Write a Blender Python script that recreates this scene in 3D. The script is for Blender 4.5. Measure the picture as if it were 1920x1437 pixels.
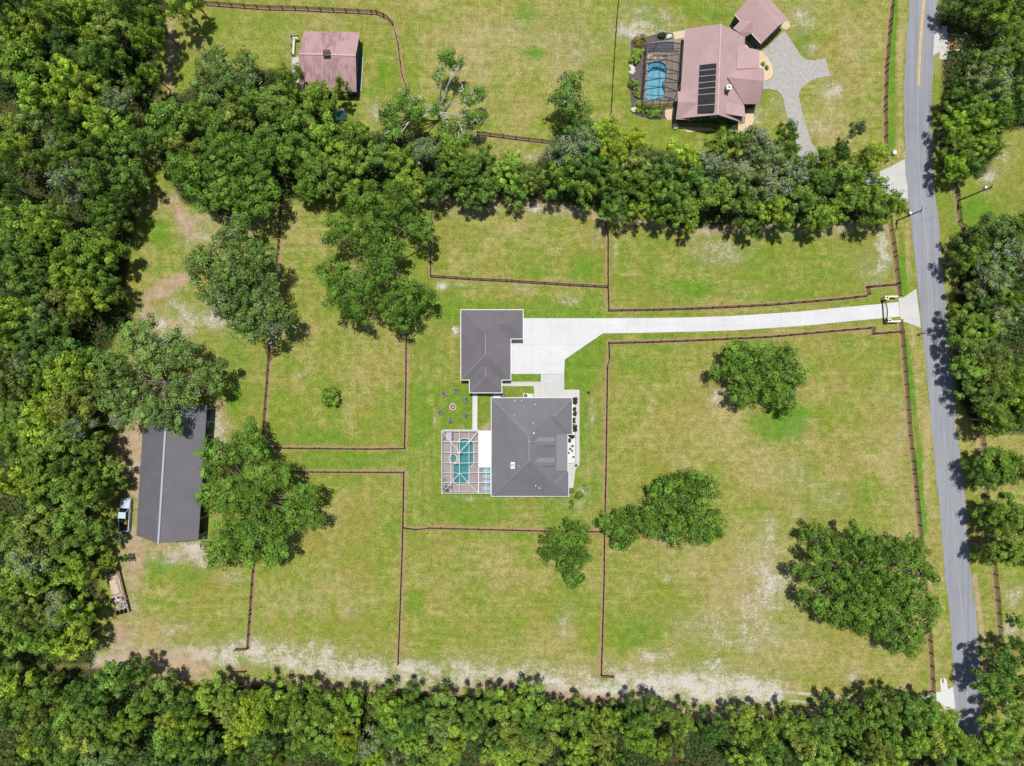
import bpy, math, random
import numpy as np
from mathutils import Vector, Matrix
D = bpy.data
for _o in list(D.objects): D.objects.remove(_o)
scene = bpy.context.scene
COL = scene.collection
R = math.radians

# ------------------------------------------------------------------ camera, sky, sun, exposure
CAM_H = 133.0                      # a drone 133 m up looking straight down; the frame covers 192 x 143.7 m of ground
cam_d = D.cameras.new('camera'); cam = D.objects.new('camera', cam_d); COL.objects.link(cam)
cam.location = (0, 0, CAM_H); cam.rotation_euler = (0, 0, 0)
cam_d.sensor_fit = 'HORIZONTAL'; cam_d.sensor_width = 36.0
cam_d.lens = 36.0 * CAM_H / 192.0
cam_d.clip_start = 0.5; cam_d.clip_end = 6000
scene.camera = cam

SUN_EL, SUN_AZ = 79.0, 4.0         # high noon sun, slightly from the north
world = D.worlds.new('World'); scene.world = world; world.use_nodes = True
wn = world.node_tree; wn.nodes.clear()
sky = wn.nodes.new('ShaderNodeTexSky'); sky.sky_type = 'NISHITA'; sky.sun_disc = False
sky.sun_elevation = R(SUN_EL); sky.sun_rotation = R(SUN_AZ)
bg = wn.nodes.new('ShaderNodeBackground'); bg.inputs[1].default_value = 0.085
wo = wn.nodes.new('ShaderNodeOutputWorld')
wn.links.new(sky.outputs[0], bg.inputs[0]); wn.links.new(bg.outputs[0], wo.inputs[0])

sun_d = D.lights.new('sun', 'SUN'); sun_d.energy = 4.3; sun_d.angle = R(0.5); sun_d.color = (1.0, 0.965, 0.90)
sun = D.objects.new('sun', sun_d); COL.objects.link(sun)
_a, _e = R(SUN_AZ), R(SUN_EL)
_dir = Vector((math.sin(_a)*math.cos(_e), math.cos(_a)*math.cos(_e), math.sin(_e)))   # towards the sun
sun.rotation_euler = _dir.to_track_quat('Z', 'Y').to_euler(); sun.location = _dir*300
scene.view_settings.view_transform = 'Standard'; scene.view_settings.look = 'None'
scene.view_settings.exposure = 0.0; scene.view_settings.gamma = 1.0

# ------------------------------------------------------------------ survey helper: where a point of the survey photo lies at height z
def P(px, py, z=0.0):
    k = (1.0 - z/CAM_H)/10.0
    return Vector(((px-960.0)*k, (718.5-py)*k, z))
def W(lst, z=0.0): return [P(a, b, z) for a, b in lst]
def hit(px, py, p0, n):            # survey ray against a plane
    d = P(px, py, 0) - Vector((0, 0, CAM_H)); o = Vector((0, 0, CAM_H))
    t = (p0-o).dot(n)/d.dot(n)
    return o + d*t

# ------------------------------------------------------------------ materials
MATS = {}
def nodes(name):
    m = D.materials.new(name); m.use_nodes = True; nt = m.node_tree; nt.nodes.clear()
    out = nt.nodes.new('ShaderNodeOutputMaterial')
    return m, nt, out
def N(nt, t, **kw):
    n = nt.nodes.new(t)
    for k, v in kw.items(): setattr(n, k, v)
    return n
def noise(nt, co, scale, detail=4, rough=0.6, dist=0.0):
    n = N(nt, 'ShaderNodeTexNoise'); n.inputs['Scale'].default_value = scale
    n.inputs['Detail'].default_value = detail; n.inputs['Roughness'].default_value = rough
    n.inputs['Distortion'].default_value = dist
    nt.links.new(co, n.inputs['Vector']); return n.outputs['Fac']
def rng(nt, val, a, b, c=0.0, d=1.0):
    n = N(nt, 'ShaderNodeMapRange'); n.inputs[1].default_value = a; n.inputs[2].default_value = b
    n.inputs[3].default_value = c; n.inputs[4].default_value = d
    nt.links.new(val, n.inputs[0]); return n.outputs[0]
def mth(nt, op, a, b=None, clamp=False):
    n = N(nt, 'ShaderNodeMath', operation=op, use_clamp=clamp)
    for i, v in enumerate((a, b)):
        if v is None: continue
        if isinstance(v, (int, float)): n.inputs[i].default_value = v
        else: nt.links.new(v, n.inputs[i])
    return n.outputs[0]
def mix(nt, fac, a, b, bt='MIX'):
    n = N(nt, 'ShaderNodeMix', data_type='RGBA', blend_type=bt)
    for i, v in ((0, fac), (6, a), (7, b)):
        if isinstance(v, (int, float)): n.inputs[i].default_value = v
        elif isinstance(v, tuple): n.inputs[i].default_value = (*v[:3], 1)
        else: nt.links.new(v, n.inputs[i])
    return n.outputs[2]
def mapping(nt, co, scale=(1, 1, 1), rot=(0, 0, 0)):
    n = N(nt, 'ShaderNodeMapping'); n.inputs['Scale'].default_value = scale; n.inputs['Rotation'].default_value = rot
    nt.links.new(co, n.inputs['Vector']); return n.outputs[0]
def pos(nt): return N(nt, 'ShaderNodeNewGeometry').outputs['Position']
def objco(nt): return N(nt, 'ShaderNodeTexCoord').outputs['Object']
def bump(nt, h, s=0.3, d=0.05):
    n = N(nt, 'ShaderNodeBump'); n.inputs['Strength'].default_value = s; n.inputs['Distance'].default_value = d
    nt.links.new(h, n.inputs['Height']); return n.outputs[0]
def finish(nt, out, col, rough=0.8, metal=0.0, spec=0.3, normal=None):
    b = N(nt, 'ShaderNodeBsdfPrincipled')
    if isinstance(col, tuple): b.inputs['Base Color'].default_value = (*col[:3], 1)
    else: nt.links.new(col, b.inputs['Base Color'])
    if isinstance(rough, (int, float)): b.inputs['Roughness'].default_value = rough
    else: nt.links.new(rough, b.inputs['Roughness'])
    b.inputs['Metallic'].default_value = metal; b.inputs['Specular IOR Level'].default_value = spec
    if normal: nt.links.new(normal, b.inputs['Normal'])
    nt.links.new(b.outputs[0], out.inputs[0]); return b
def mat(name, col, rough=0.7, metal=0.0, var=0.15, scale=3.0, spec=0.3, fine=12.0):
    """painted / plain surface with soft dirt and fine grain"""
    if name in MATS: return MATS[name]
    m, nt, out = nodes(name); co = objco(nt)
    a = noise(nt, co, scale, 5, 0.65); f = noise(nt, co, fine, 3, 0.7)
    s = mth(nt, 'ADD', mth(nt, 'MULTIPLY', a, 0.7), mth(nt, 'MULTIPLY', f, 0.3))
    v = rng(nt, s, 0.3, 0.7, 1-var, 1+var)
    mul = N(nt, 'ShaderNodeVectorMath', operation='SCALE'); mul.inputs[0].default_value = col[:3]
    nt.links.new(v, mul.inputs['Scale'])
    finish(nt, out, mul.outputs[0], rough, metal, spec, bump(nt, f, 0.15, 0.02))
    MATS[name] = m; return m

# ------------------------------------------------------------------ mesh building
class MB:
    def __init__(s): s.v = []; s.f = []
    def add(s, vs, fs):
        o = len(s.v); s.v += [Vector(p) for p in vs]; s.f += [tuple(i+o for i in f) for f in fs]; return s
    def box(s, c, size, rz=0.0, rx=0.0, ry=0.0):
        M = Matrix.Rotation(rz, 3, 'Z') @ Matrix.Rotation(ry, 3, 'Y') @ Matrix.Rotation(rx, 3, 'X')
        h = [x/2 for x in size]; c = Vector(c)
        vs = [c + M @ Vector((sx*h[0], sy*h[1], sz*h[2])) for sz in (-1, 1) for sx, sy in ((-1, -1), (1, -1), (1, 1), (-1, 1))]
        return s.add(vs, [(3, 2, 1, 0), (4, 5, 6, 7), (0, 1, 5, 4), (1, 2, 6, 5), (2, 3, 7, 6), (3, 0, 4, 7)])
    def bar(s, a, b, w, h=None):
        a, b = Vector(a), Vector(b); h = h or w; d = b-a; L = d.length
        if L < 1e-6: return s
        d.normalize(); up = Vector((0, 0, 1)) if abs(d.z) < 0.97 else Vector((0, 1, 0))
        x = d.cross(up).normalized(); u = x.cross(d)
        vs = [p + x*(sx*w/2) + u*(su*h/2) for p in (a, b) for sx, su in ((-1, -1), (1, -1), (1, 1), (-1, 1))]
        return s.add(vs, [(3, 2, 1, 0), (4, 5, 6, 7), (0, 1, 5, 4), (1, 2, 6, 5), (2, 3, 7, 6), (3, 0, 4, 7)])
    def tube(s, pts, rad, n=8, cap=True):
        pts = [Vector(p) for p in pts]; rad = rad if isinstance(rad, (list, tuple)) else [rad]*len(pts)
        vs = []; fs = []
        for i, p in enumerate(pts):
            d = (pts[min(i+1, len(pts)-1)]-pts[max(i-1, 0)]).normalized()
            up = Vector((0, 0, 1)) if abs(d.z) < 0.9 else Vector((1, 0, 0))
            x = d.cross(up).normalized(); y = d.cross(x)
            for k in range(n):
                a = 2*math.pi*k/n; vs.append(p + (x*math.cos(a)+y*math.sin(a))*rad[i])
        for i in range(len(pts)-1):
            for k in range(n):
                k2 = (k+1) % n; fs.append((i*n+k, i*n+k2, (i+1)*n+k2, (i+1)*n+k))
        if cap: fs += [tuple(range(n))[::-1], tuple((len(pts)-1)*n+k for k in range(n))]
        return s.add(vs, fs)
    def cyl(s, c, r, h, n=16, r2=None):
        c = Vector(c); r2 = r if r2 is None else r2
        vs = [c+Vector((rr*math.cos(2*math.pi*k/n), rr*math.sin(2*math.pi*k/n), z)) for rr, z in ((r, 0), (r2, h)) for k in range(n)]
        fs = [(k, (k+1) % n, n+(k+1) % n, n+k) for k in range(n)] + [tuple(range(n))[::-1], tuple(n+k for k in range(n))]
        return s.add(vs, fs)
    def ball(s, c, r, n=10, sq=(1, 1, 1), seed=None, amp=0.0):
        c = Vector(c); vs = []; rd = random.Random(seed)
        for i in range(1, n):
            t = math.pi*i/n
            for k in range(2*n):
                a = math.pi*k/n; q = 1+rd.uniform(-amp, amp)
                vs.append(c+Vector((math.sin(t)*math.cos(a)*r*sq[0]*q, math.sin(t)*math.sin(a)*r*sq[1]*q, math.cos(t)*r*sq[2]*q)))
        vs += [c+Vector((0, 0, r*sq[2])), c-Vector((0, 0, r*sq[2]))]; m = 2*n; T = len(vs)-2; fs = []
        for i in range(n-2):
            for k in range(m): fs.append((i*m+k, (i+1)*m+k, (i+1)*m+(k+1) % m, i*m+(k+1) % m))
        for k in range(m): fs += [(T, k, (k+1) % m), (T+1, (n-2)*m+(k+1) % m, (n-2)*m+k)]
        return s.add(vs, fs)
    def prism(s, poly, z0, z1):
        pl = [(p[0], p[1]) for p in poly]
        if sum(pl[i][0]*pl[(i+1) % len(pl)][1]-pl[(i+1) % len(pl)][0]*pl[i][1] for i in range(len(pl))) < 0: pl = pl[::-1]
        n = len(pl); vs = [(x, y, z0) for x, y in pl]+[(x, y, z1) for x, y in pl]
        return s.add(vs, [tuple(range(n))[::-1], tuple(n+k for k in range(n))]+[(k, (k+1) % n, n+(k+1) % n, n+k) for k in range(n)])
    def slab(s, pts, t=0.15):          # roof sheet with thickness t hanging under its top face
        pts = [Vector(p) for p in pts]; n = len(pts)
        nz = sum(pts[i].x*pts[(i+1) % n].y-pts[(i+1) % n].x*pts[i].y for i in range(n))
        if nz < 0: pts = pts[::-1]
        vs = pts+[p-Vector((0, 0, t)) for p in pts]
        return s.add(vs, [tuple(range(n)), tuple(n+k for k in range(n))[::-1]]+[(k, n+k, n+(k+1) % n, (k+1) % n) for k in range(n)])
    def band(s, path, w, z0, z1, closed=False):   # upright strip of width w along a path
        p = [Vector((q[0], q[1], 0)) for q in path]; n = len(p); L = []; Rr = []
        for i in range(n):
            a = p[i-1] if (i > 0 or closed) else None; b = p[(i+1) % n] if (i < n-1 or closed) else None
            d1 = (p[i]-a).normalized() if a is not None else None; d2 = (b-p[i]).normalized() if b is not None else None
            d1 = d1 or d2; d2 = d2 or d1
            n1 = Vector((-d1.y, d1.x, 0)); n2 = Vector((-d2.y, d2.x, 0)); m = (n1+n2); m = m.normalized() if m.length > 1e-6 else n1
            k = (w/2)/max(0.35, m.dot(n1)); L.append(p[i]+m*k); Rr.append(p[i]-m*k)
        rngi = range(n if closed else n-1)
        for i in rngi:
            j = (i+1) % n; q = [Rr[i], Rr[j], L[j], L[i]]
            vs = [(v.x, v.y, z0) for v in q]+[(v.x, v.y, z1) for v in q]
            s.add(vs, [(3, 2, 1, 0), (4, 5, 6, 7), (0, 1, 5, 4), (1, 2, 6, 5), (2, 3, 7, 6), (3, 0, 4, 7)])
        return s
    def build(s, name, m, parent=None, smooth=False, world=True):
        me = D.meshes.new(name)
        off = parent_world(parent) if (parent is not None and world) else Vector((0, 0, 0))
        me.from_pydata([tuple(v-off) for v in s.v], [], s.f); me.update()
        me.materials.append(m)
        if smooth: me.polygons.foreach_set('use_smooth', [True]*len(me.polygons))
        o = D.objects.new(name, me); COL.objects.link(o)
        if parent is not None: o.parent = parent
        return o
def parent_world(o):
    v = Vector((0, 0, 0))
    while o is not None: v += o.location; o = o.parent
    return v
def tag(o, label=None, cat=None, group=None, kind=None):
    if label: o['label'] = label
    if cat: o['category'] = cat
    if group: o['group'] = group
    if kind: o['kind'] = kind
    return o
def thing(name, label, cat, loc, rz=0.0, group=None):
    o = D.objects.new(name, None); COL.objects.link(o); o.location = loc; o.rotation_euler = (0, 0, rz)
    o.empty_display_size = 0.3
    return tag(o, label, cat, group)
def copy_tree(o, parent=None):
    c = o.copy(); COL.objects.link(c); c.parent = parent
    for ch in list(o.children): copy_tree(ch, c)
    return c
def inpoly(px, py, poly):
    px = np.asarray(px, float); py = np.asarray(py, float); r = np.zeros(px.shape, bool); n = len(poly)
    for i in range(n):
        x1, y1 = poly[i]; x2, y2 = poly[(i+1) % n]
        if y1 == y2: continue
        r ^= ((y1 > py) != (y2 > py)) & (px < (x2-x1)*(py-y1)/(y2-y1)+x1)
    return r
def segdist(px, py, path):
    d = np.full(px.shape, 1e9)
    for (x1, y1), (x2, y2) in zip(path[:-1], path[1:]):
        L = (x2-x1)**2+(y2-y1)**2+1e-9; t = np.clip(((px-x1)*(x2-x1)+(py-y1)*(y2-y1))/L, 0, 1)
        d = np.minimum(d, np.hypot(px-x1-t*(x2-x1), py-y1-t*(y2-y1)))
    return d
# ------------------------------------------------------------------ survey lines (in survey photo pixels, ground level)
ROAD_L = [(1730, -900), (1712, -200), (1705.6, 0), (1700.5, 62), (1696.8, 125), (1695, 175), (1696, 250), (1701, 345), (1709, 425), (1717, 500), (1728.5, 610), (1739.4, 720), (1746, 795), (1753, 870), (1762, 960), (1772, 1080), (1780.7, 1152), (1786, 1240), (1790, 1328), (1794, 1437), (1805, 1900), (1820, 2600)]
ROAD_R = [(1782, -900), (1764, -200), (1758, 0), (1753, 60), (1750, 120), (1747, 175), (1747, 250), (1751.5, 345), (1760.6, 425), (1767, 500), (1777, 610), (1786, 720), (1792, 795), (1800.7, 860), (1810, 950), (1820.5, 1080), (1829.5, 1145), (1836, 1230), (1841, 1328), (1845, 1437), (1856, 1900), (1871, 2600)]
FENCES = [
 # name, px path, label
 ('board_fence', [(1141, 582), (1225.6, 580.5), (1296, 578.5), (1361, 575.5), (1440, 571.5), (1530, 564), (1573, 560.4), (1626.7, 554), (1624, 538), (1682, 533)], 'dark brown board fence running along the north edge of the white driveway'),
 ('board_fence', [(1134, 418), (1136, 428), (1139.5, 443), (1139.5, 538), (1141, 582)], 'short north-south board fence dividing the two upper paddocks'),
 ('board_fence', [(1666, 408), (1669, 430), (1675.5, 473), (1679, 505), (1682, 533), (1684, 556)], 'board fence beside the road between the upper wood and the gate'),
 ('board_fence', [(808, 518), (880, 523), (960, 527), (1050, 533), (1139.5, 538)], 'board fence above the garage at the foot of the upper middle paddock'),
 ('board_fence', [(811, 385), (809, 430), (808, 518)], 'board fence partly under the big oak left of the upper paddock'),
 ('board_fence', [(763, 560), (762, 720), (760.5, 790), (759.5, 840)], 'upright board fence right of the paddock with the small round bush'),
 ('board_fence', [(759.5, 840), (690, 841), (600, 840), (495, 839)], 'board fence along the top of the narrow grass lane'),
 ('board_fence', [(531, 355), (524, 465), (517, 530), (512, 590), (507.6, 648), (502.5, 720), (497, 795), (495, 839)], 'long board fence left of the small round bush, running from the upper wood'),
 ('board_fence', [(487, 884), (556, 883.6), (660, 884.5), (758, 884.6)], 'board fence along the bottom of the narrow grass lane'),
 ('board_fence', [(758, 884.6), (757, 953), (755.5, 1020), (753.5, 1078), (750.5, 1160), (747.5, 1242)], 'board fence between the two lower left paddocks ending at the sandy track'),
 ('board_fence', [(757, 988.5), (780.6, 991.8), (805.7, 989), (960, 993), (1027.6, 994.8), (1132.8, 996)], 'board fence below the main house, partly under a small tree'),
 ('board_fence', [(1141, 642.6), (1142, 673), (1138.4, 686), (1137.9, 720), (1135.3, 895), (1132.8, 996), (1132, 1080), (1129, 1190), (1126.6, 1265), (1149, 1266.6)], 'long north-south board fence right of the main house down to the sandy track'),
 ('board_fence', [(1141, 642.6), (1223, 640.6), (1310.7, 637.3), (1440, 631.2), (1530, 623), (1635.4, 614), (1634, 625.5), (1689, 621)], 'board fence along the south edge of the white driveway'),
 ('board_fence', [(1685.5, 601), (1689, 621), (1693, 670.6), (1697, 720), (1704, 812.7), (1712, 880), (1715.6, 920), (1722, 985.5), (1730, 1080), (1738, 1160), (1743, 1227), (1747, 1295), (1723, 1299)], 'long board fence beside the road bounding the big right paddock'),
 ('board_fence', [(486, 1000), (476, 1077), (471, 1150), (466, 1215), (444.6, 1215.5)], 'board fence right of the trailer clearing with a short stub at its foot'),
 ('board_fence', [(388, 9), (440, 13), (502.5, 17.5), (560, 18.5), (605, 21), (666.6, 24), (706.7, 26), (726.7, 35), (738, 47.6), (746.8, 82.7), (754, 140), (762, 163)], 'curving dark fence round the pink barn paddock at the top'),
 ('board_fence', [(895, 251), (960, 259.5), (1040, 269)], 'short dark fence above the middle wood below the top pasture'),
 ('wire_fence', [(1160, -10), (1155, 50), (1150, 130), (1145, 213)], 'thin wire fence left of the pink house garden'),
 ('board_fence', [(1673, -8), (1666.7, 50), (1660, 125), (1657.5, 200), (1659, 306)], 'dark fence beside the road east of the pink house'),
 ('board_fence', [(1790, 345), (1793, 375), (1797, 420), (1813, 431)], 'short cornered fence at the foot of the right-hand utility pole'),
 ('board_fence', [(1831, 760), (1834.5, 783), (1841, 833), (1847, 928), (1856, 996), (1863, 1080), (1868, 1127), (1874.6, 1222)], 'dark fence among the roadside oaks on the right edge'),
 ('board_fence', [(1456, 1340), (1490, 1342), (1525, 1342)], 'short length of fence at the lower wood edge in the right half'),
 ('board_fence', [(1123, 1308), (1146, 1316)], 'tiny stub of fence below the sandy track near the lower middle'),
 ('board_fence', [(438, 1258), (462, 1257)], 'tiny stub of fence at the lower wood edge on the left'),
]
# tree zones in survey pixels
LEFTWOOD = [(-60, -60), (385, -60), (375, 8), (305, 30), (300, 110), (308, 180), (270, 215), (255, 290), (245, 345), (262, 380), (245, 480), (232, 560), (255, 600), (215, 640), (205, 700), (195, 780), (205, 860), (192, 900), (180, 960), (190, 1040), (185, 1120), (183, 1200), (178, 1250), (-60, 1250)]
LOWWOOD = [(-60, 1250), (178, 1250), (262, 1255), (300, 1290), (360, 1300), (450, 1282), (540, 1288), (620, 1292), (700, 1302), (780, 1295), (870, 1306), (960, 1285), (1030, 1312), (1100, 1322), (1190, 1320), (1280, 1345), (1400, 1352), (1540, 1352), (1600, 1330), (1680, 1312), (1745, 1325), (1785, 1350), (1790, 1500), (-60, 1500)]
BELT = [(250, 190), (330, 180), (420, 130), (540, 130), (600, 190), (700, 250), (800, 250), (880, 290), (1000, 310), (1060, 230), (1180, 270), (1330, 300), (1500, 290), (1640, 320), (1690, 380), (1660, 415), (1450, 420), (1280, 430), (1130, 395), (980, 372), (860, 372), (700, 372), (600, 370), (520, 380), (450, 420), (340, 380)]
RIGHTWOOD = [(1760, -60), (1980, -60), (1980, 230), (1880, 250), (1850, 330), (1760, 330), (1765, 130)]
RIGHTWOOD2 = [(1790, 440), (1980, 400), (1980, 820), (1830, 810), (1790, 740)]

# ------------------------------------------------------------------ the ground: one sheet to the horizon, masks kept as vertex attributes
def axis(lo, hi, step, far):
    a = list(np.arange(lo, hi+1e-6, step)); s = step
    x = hi
    while x < far: s *= 1.5; x += s; a.append(x)
    x = lo; s = step
    while x > -far: s *= 1.5; x -= s; a.insert(0, x)
    return np.array(a)
gx = axis(-102, 102, 0.34, 2500); gy = axis(-78, 78, 0.34, 2500)
GX, GY = np.meshgrid(gx, gy); nx, ny = len(gx), len(gy)
px = GX.ravel()*10+960; py = 718.5-GY.ravel()*10
def blobs(lst):
    m = np.zeros(px.shape)
    for b in lst:
        cx, cy, rx, ry, s = b[:5]; a = R(b[5]) if len(b) > 5 else 0
        dx = px-cx; dy = py-cy; u = dx*math.cos(a)+dy*math.sin(a); v = -dx*math.sin(a)+dy*math.cos(a)
        m = np.maximum(m, s*np.exp(-((u/rx)**2+(v/ry)**2)))
    return m
def lane(path, w, s): return s*np.exp(-(segdist(px, py, path)/w)**2)
def soft(poly, edge, s):
    d = segdist(px, py, poly+[poly[0]]); ins = inpoly(px, py, poly)
    return s*np.clip(0.5+np.where(ins, d, -d)/(2*edge), 0, 1)
sand = blobs([(612, 1228, 22, 24, .9), (585, 1215, 10, 22, .8), (672, 1213, 12, 20, .45, 25), (500, 1230, 30, 20, .75), (560, 1130, 55, 25, .25), (655, 1145, 18, 14, .45), (1440, 1100, 60, 85, .5),
 (1395, 1175, 110, 60, .5), (1330, 1255, 60, 28, .6), (1346, 1240, 5, 7, 1.0, 30), (1595, 1268, 22, 20, .6), (1450, 1300, 40, 22, .55), (1250, 1085, 12, 8, .7), (1240, 1010, 22, 14, .6), (1150, 970, 9, 16, .7), (1060, 1170, 18, 40, .5), (1230, 1230, 40, 18, .6),
 (405, 596, 32, 34, .85), (300, 605, 26, 26, .8), (335, 600, 55, 50, .7), (300, 640, 40, 30, .5), (225, 1215, 60, 20, .6), (420, 1240, 60, 16, .7), (300, 1245, 80, 16, .6), (340, 1035, 70, 26, .9), (405, 800, 26, 46, .9), (370, 430, 40, 40, .6), (395, 395, 24, 22, .6), (410, 800, 14, 40, .9), (255, 850, 14, 90, .85), (250, 1035, 10, 50, .7), (350, 1030, 60, 16, .95), (380, 1055, 34, 14, .8), (440, 1080, 25, 16, .6),
 (330, 1185, 30, 16, .6), (350, 1170, 24, 10, .4), (390, 1210, 22, 16, .6), (255, 1180, 14, 16, .5), (250, 1110, 16, 70, .5), (240, 1220, 40, 12, .45), (828, 536, 14, 10, 1.0), (870, 534, 60, 5, .6), (985, 540, 30, 14, .5), (1065, 565, 26, 12, .55),
 (1000, 390, 28, 14, .8), (885, 392, 70, 16, .6), (1060, 395, 40, 16, .65), (1120, 430, 14, 40, .5), (1155, 470, 6, 40, .45), (1350, 470, 60, 34, .6), (1325, 430, 40, 18, .7), (1500, 430, 120, 16, .7), (1655, 480, 18, 60, .8), (1630, 500, 34, 40, .45), (1640, 530, 34, 10, .6),
 (1210, 60, 60, 30, .85), (1195, 20, 40, 22, .6), (1245, 30, 20, 22, .6), (1180, 60, 18, 24, .7), (1510, 35, 22, 30, .7), (1520, 95, 14, 14, .8), (1560, 175, 24, 26, .7), (1440, 30, 30, 10, .3), (1425, 230, 22, 32, .65), (1455, 195, 22, 20, .5), (1530, 240, 34, 30, .35),
 (1850, 325, 34, 22, .8), (1880, 290, 30, 20, .5), (1900, 1110, 26, 34, .6), (1895, 1180, 22, 30, .8), (1255, 300, 30, 9, .8), (1000, 290, 40, 12, .5), (1010, 300, 12, 8, .6), (900, 260, 14, 6, .8), (860, 240, 20, 30, .25), (705, 215, 16, 30, .55), (330, 85, 10, 40, .6), (370, 90, 22, 20, .3), (545, 90, 14, 40, .45),
 (880, 130, 40, 30, .35), (1080, 90, 60, 60, .25), (1010, 60, 60, 40, .25), (960, 925, 60, 8, .6), (870, 935, 30, 8, .5), (797, 913, 4, 8, .8), (815, 790, 4, 10, .8), (1110, 780, 8, 40, .55), (1092, 920, 16, 10, .55), (1060, 945, 60, 9, .35), (500, 770, 8, 20, .2), (561, 705, 5, 7, .6), (487, 1215, 22, 30, .6), (1345, 745, 20, 26, .6), (1335, 700, 12, 16, .5), (1270, 650, 12, 8, .5), (1480, 900, 50, 40, .35), (1560, 930, 40, 40, .4), (1500, 960, 30, 24, .35), (1690, 800, 12, 60, .45), (1700, 970, 14, 40, .4), (1440, 1000, 22, 40, .5), (1500, 800, 40, 24, .2)])
sand = np.maximum(sand, lane([(180, 1245), (380, 1232), (470, 1222), (560, 1238), (700, 1258), (850, 1268), (1000, 1276)], 32, .85))
sand = np.maximum(sand, lane([(990, 1280), (1150, 1284), (1300, 1288), (1450, 1298)], 38, .85))
for off in (-7, 9):
    sand = np.maximum(sand, lane([(x, y+off) for x, y in [(470, 1228), (700, 1258), (850, 1273), (1000, 1283), (1150, 1289), (1300, 1294), (1450, 1303), (1600, 1316), (1680, 1318)]], 3.0, 1.0))
dirt = blobs([(310, 540, 62, 17, 1.1, -28), (250, 1040, 34, 90, .8), (255, 830, 34, 60, .9), (300, 380, 40, 40, .5), (290, 1235, 130, 34, .75), (230, 1140, 26, 90, .55), (340, 1040, 80, 22, .5), (380, 410, 40, 30, .4), (330, 610, 50, 40, .35), (272, 590, 16, 26, .9), (345, 415, 18, 48, .95, -28), (325, 375, 16, 16, .9), (385, 440, 10, 40, .5, -40), (250, 870, 30, 110, .65), (225, 840, 20, 60, .9), (240, 1030, 24, 70, .7), (300, 1030, 60, 12, .5), (410, 850, 26, 26, .8), (412, 770, 14, 30, .6),
 (225, 1190, 30, 40, .8), (260, 1235, 60, 26, .85), (350, 1250, 60, 18, .9), (320, 90, 9, 90, .8), (318, 150, 14, 40, .7), (230, 1085, 16, 50, .6), (857, 623, 11, 14, .9), (912, 802, 10, 9, .9), (867, 798, 9, 8, .5), (849, 763, 10, 10, .6), (1010, 300, 8, 6, .9), (1085, 205, 14, 8, .3), (1600, 140, 10, 60, .15), (947, 724, 4, 4, .6), (1100, 925, 16, 16, .35), (412, 905, 14, 60, .5), (345, 1178, 24, 10, .5)])
dirt = np.maximum(dirt, lane([(185, 1250), (300, 1268), (430, 1275), (560, 1283), (700, 1294), (850, 1298), (960, 1280), (1100, 1310), (1200, 1312), (1300, 1338), (1480, 1342), (1560, 1325), (1700, 1292)], 12, .75))
dirt = np.maximum(dirt, lane([(800, 378), (900, 380), (1000, 380), (1120, 405), (1300, 432), (1500, 425), (1660, 420)], 9, .7))
dirt = np.maximum(dirt, lane([(1827, 1080), (1838, 1150), (1845, 1230), (1850, 1310)], 5, 1.0))
dirt = np.maximum(dirt, lane([(510, 380), (470, 480), (250, 600), (240, 700)], 14, .3))
fl = np.zeros(px.shape)
for nm, pth, lb in FENCES:
    if nm == 'board_fence': fl = np.maximum(fl, np.clip(1.35-segdist(px, py, pth)/5.6, 0, 1))
green = blobs([(1465, 792, 55, 30, 1.6), (1495, 775, 26, 16, 1.3), (1425, 640, 60, 14, .6), (1500, 680, 40, 20, .35), (1170, 680, 50, 20, .5), (1280, 540, 110, 26, .75), (1320, 545, 34, 9, 1.0), (1430, 555, 120, 12, .6), (1560, 560, 50, 12, .5), (1590, 640, 60, 18, .5), (1100, 500, 22, 20, .9), (1000, 510, 60, 16, .5), (1080, 515, 34, 8, .6),
 (1205, 1175, 46, 40, .8), (1190, 1200, 40, 20, .6), (1550, 940, 60, 24, .55), (1620, 930, 24, 40, .6), (1440, 940, 50, 20, .35), (970, 1005, 14, 8, 1.0), (780, 1130, 10, 22, .9), (900, 1130, 12, 10, .6), (1040, 1160, 12, 12, .6), (735, 990, 24, 26, .55), (660, 1140, 12, 6, .7), (300, 1060, 40, 24, .85), (370, 1075, 50, 16, .6), (300, 1130, 60, 30, .35),
 (440, 650, 40, 70, .8), (440, 740, 14, 40, .9), (300, 440, 20, 40, .9), (290, 500, 40, 20, .8), (330, 580, 12, 20, .6), (560, 480, 20, 80, .45), (600, 820, 70, 20, .8), (700, 800, 34, 14, .6), (620, 780, 40, 14, .5), (690, 660, 50, 50, .35), (540, 640, 20, 60, .4),
 (1210, 30, 16, 18, .9), (1235, 50, 20, 12, .9), (1330, 30, 60, 24, .9), (1500, 90, 20, 40, .95), (1450, 250, 20, 20, .4), (985, 20, 22, 26, .75), (1002, 100, 20, 16, .85), (840, 90, 14, 14, .75), (775, 65, 20, 16, .5), (718, 130, 10, 30, .8), (735, 45, 10, 14, .8), (690, 175, 24, 14, .7), (630, 8, 40, 8, .6), (500, 35, 60, 10, .3), (1290, 250, 90, 10, .4), (1180, 200, 14, 50, .5), (1185, 150, 8, 30, .5), (1590, 200, 24, 60, .3), (1860, 400, 80, 40, .9), (1900, 380, 60, 40, .8), (1790, 430, 14, 34, .7), (1770, 400, 10, 80, .5), (1905, 640, 30, 40, .4), (1830, 940, 10, 14, .8), (400, 40, 18, 40, .4), (800, 740, 16, 220, .55), (820, 960, 60, 26, .7), (850, 590, 24, 30, .6), (1092, 830, 7, 80, .85), (1100, 700, 30, 60, .35), (905, 760, 12, 30, .5), (950, 960, 160, 14, .5), (850, 620, 20, 120, .4), (1040, 600, 90, 8, .4), (1250, 630, 110, 4, .6), (1250, 590, 110, 3, .5)])
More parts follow.
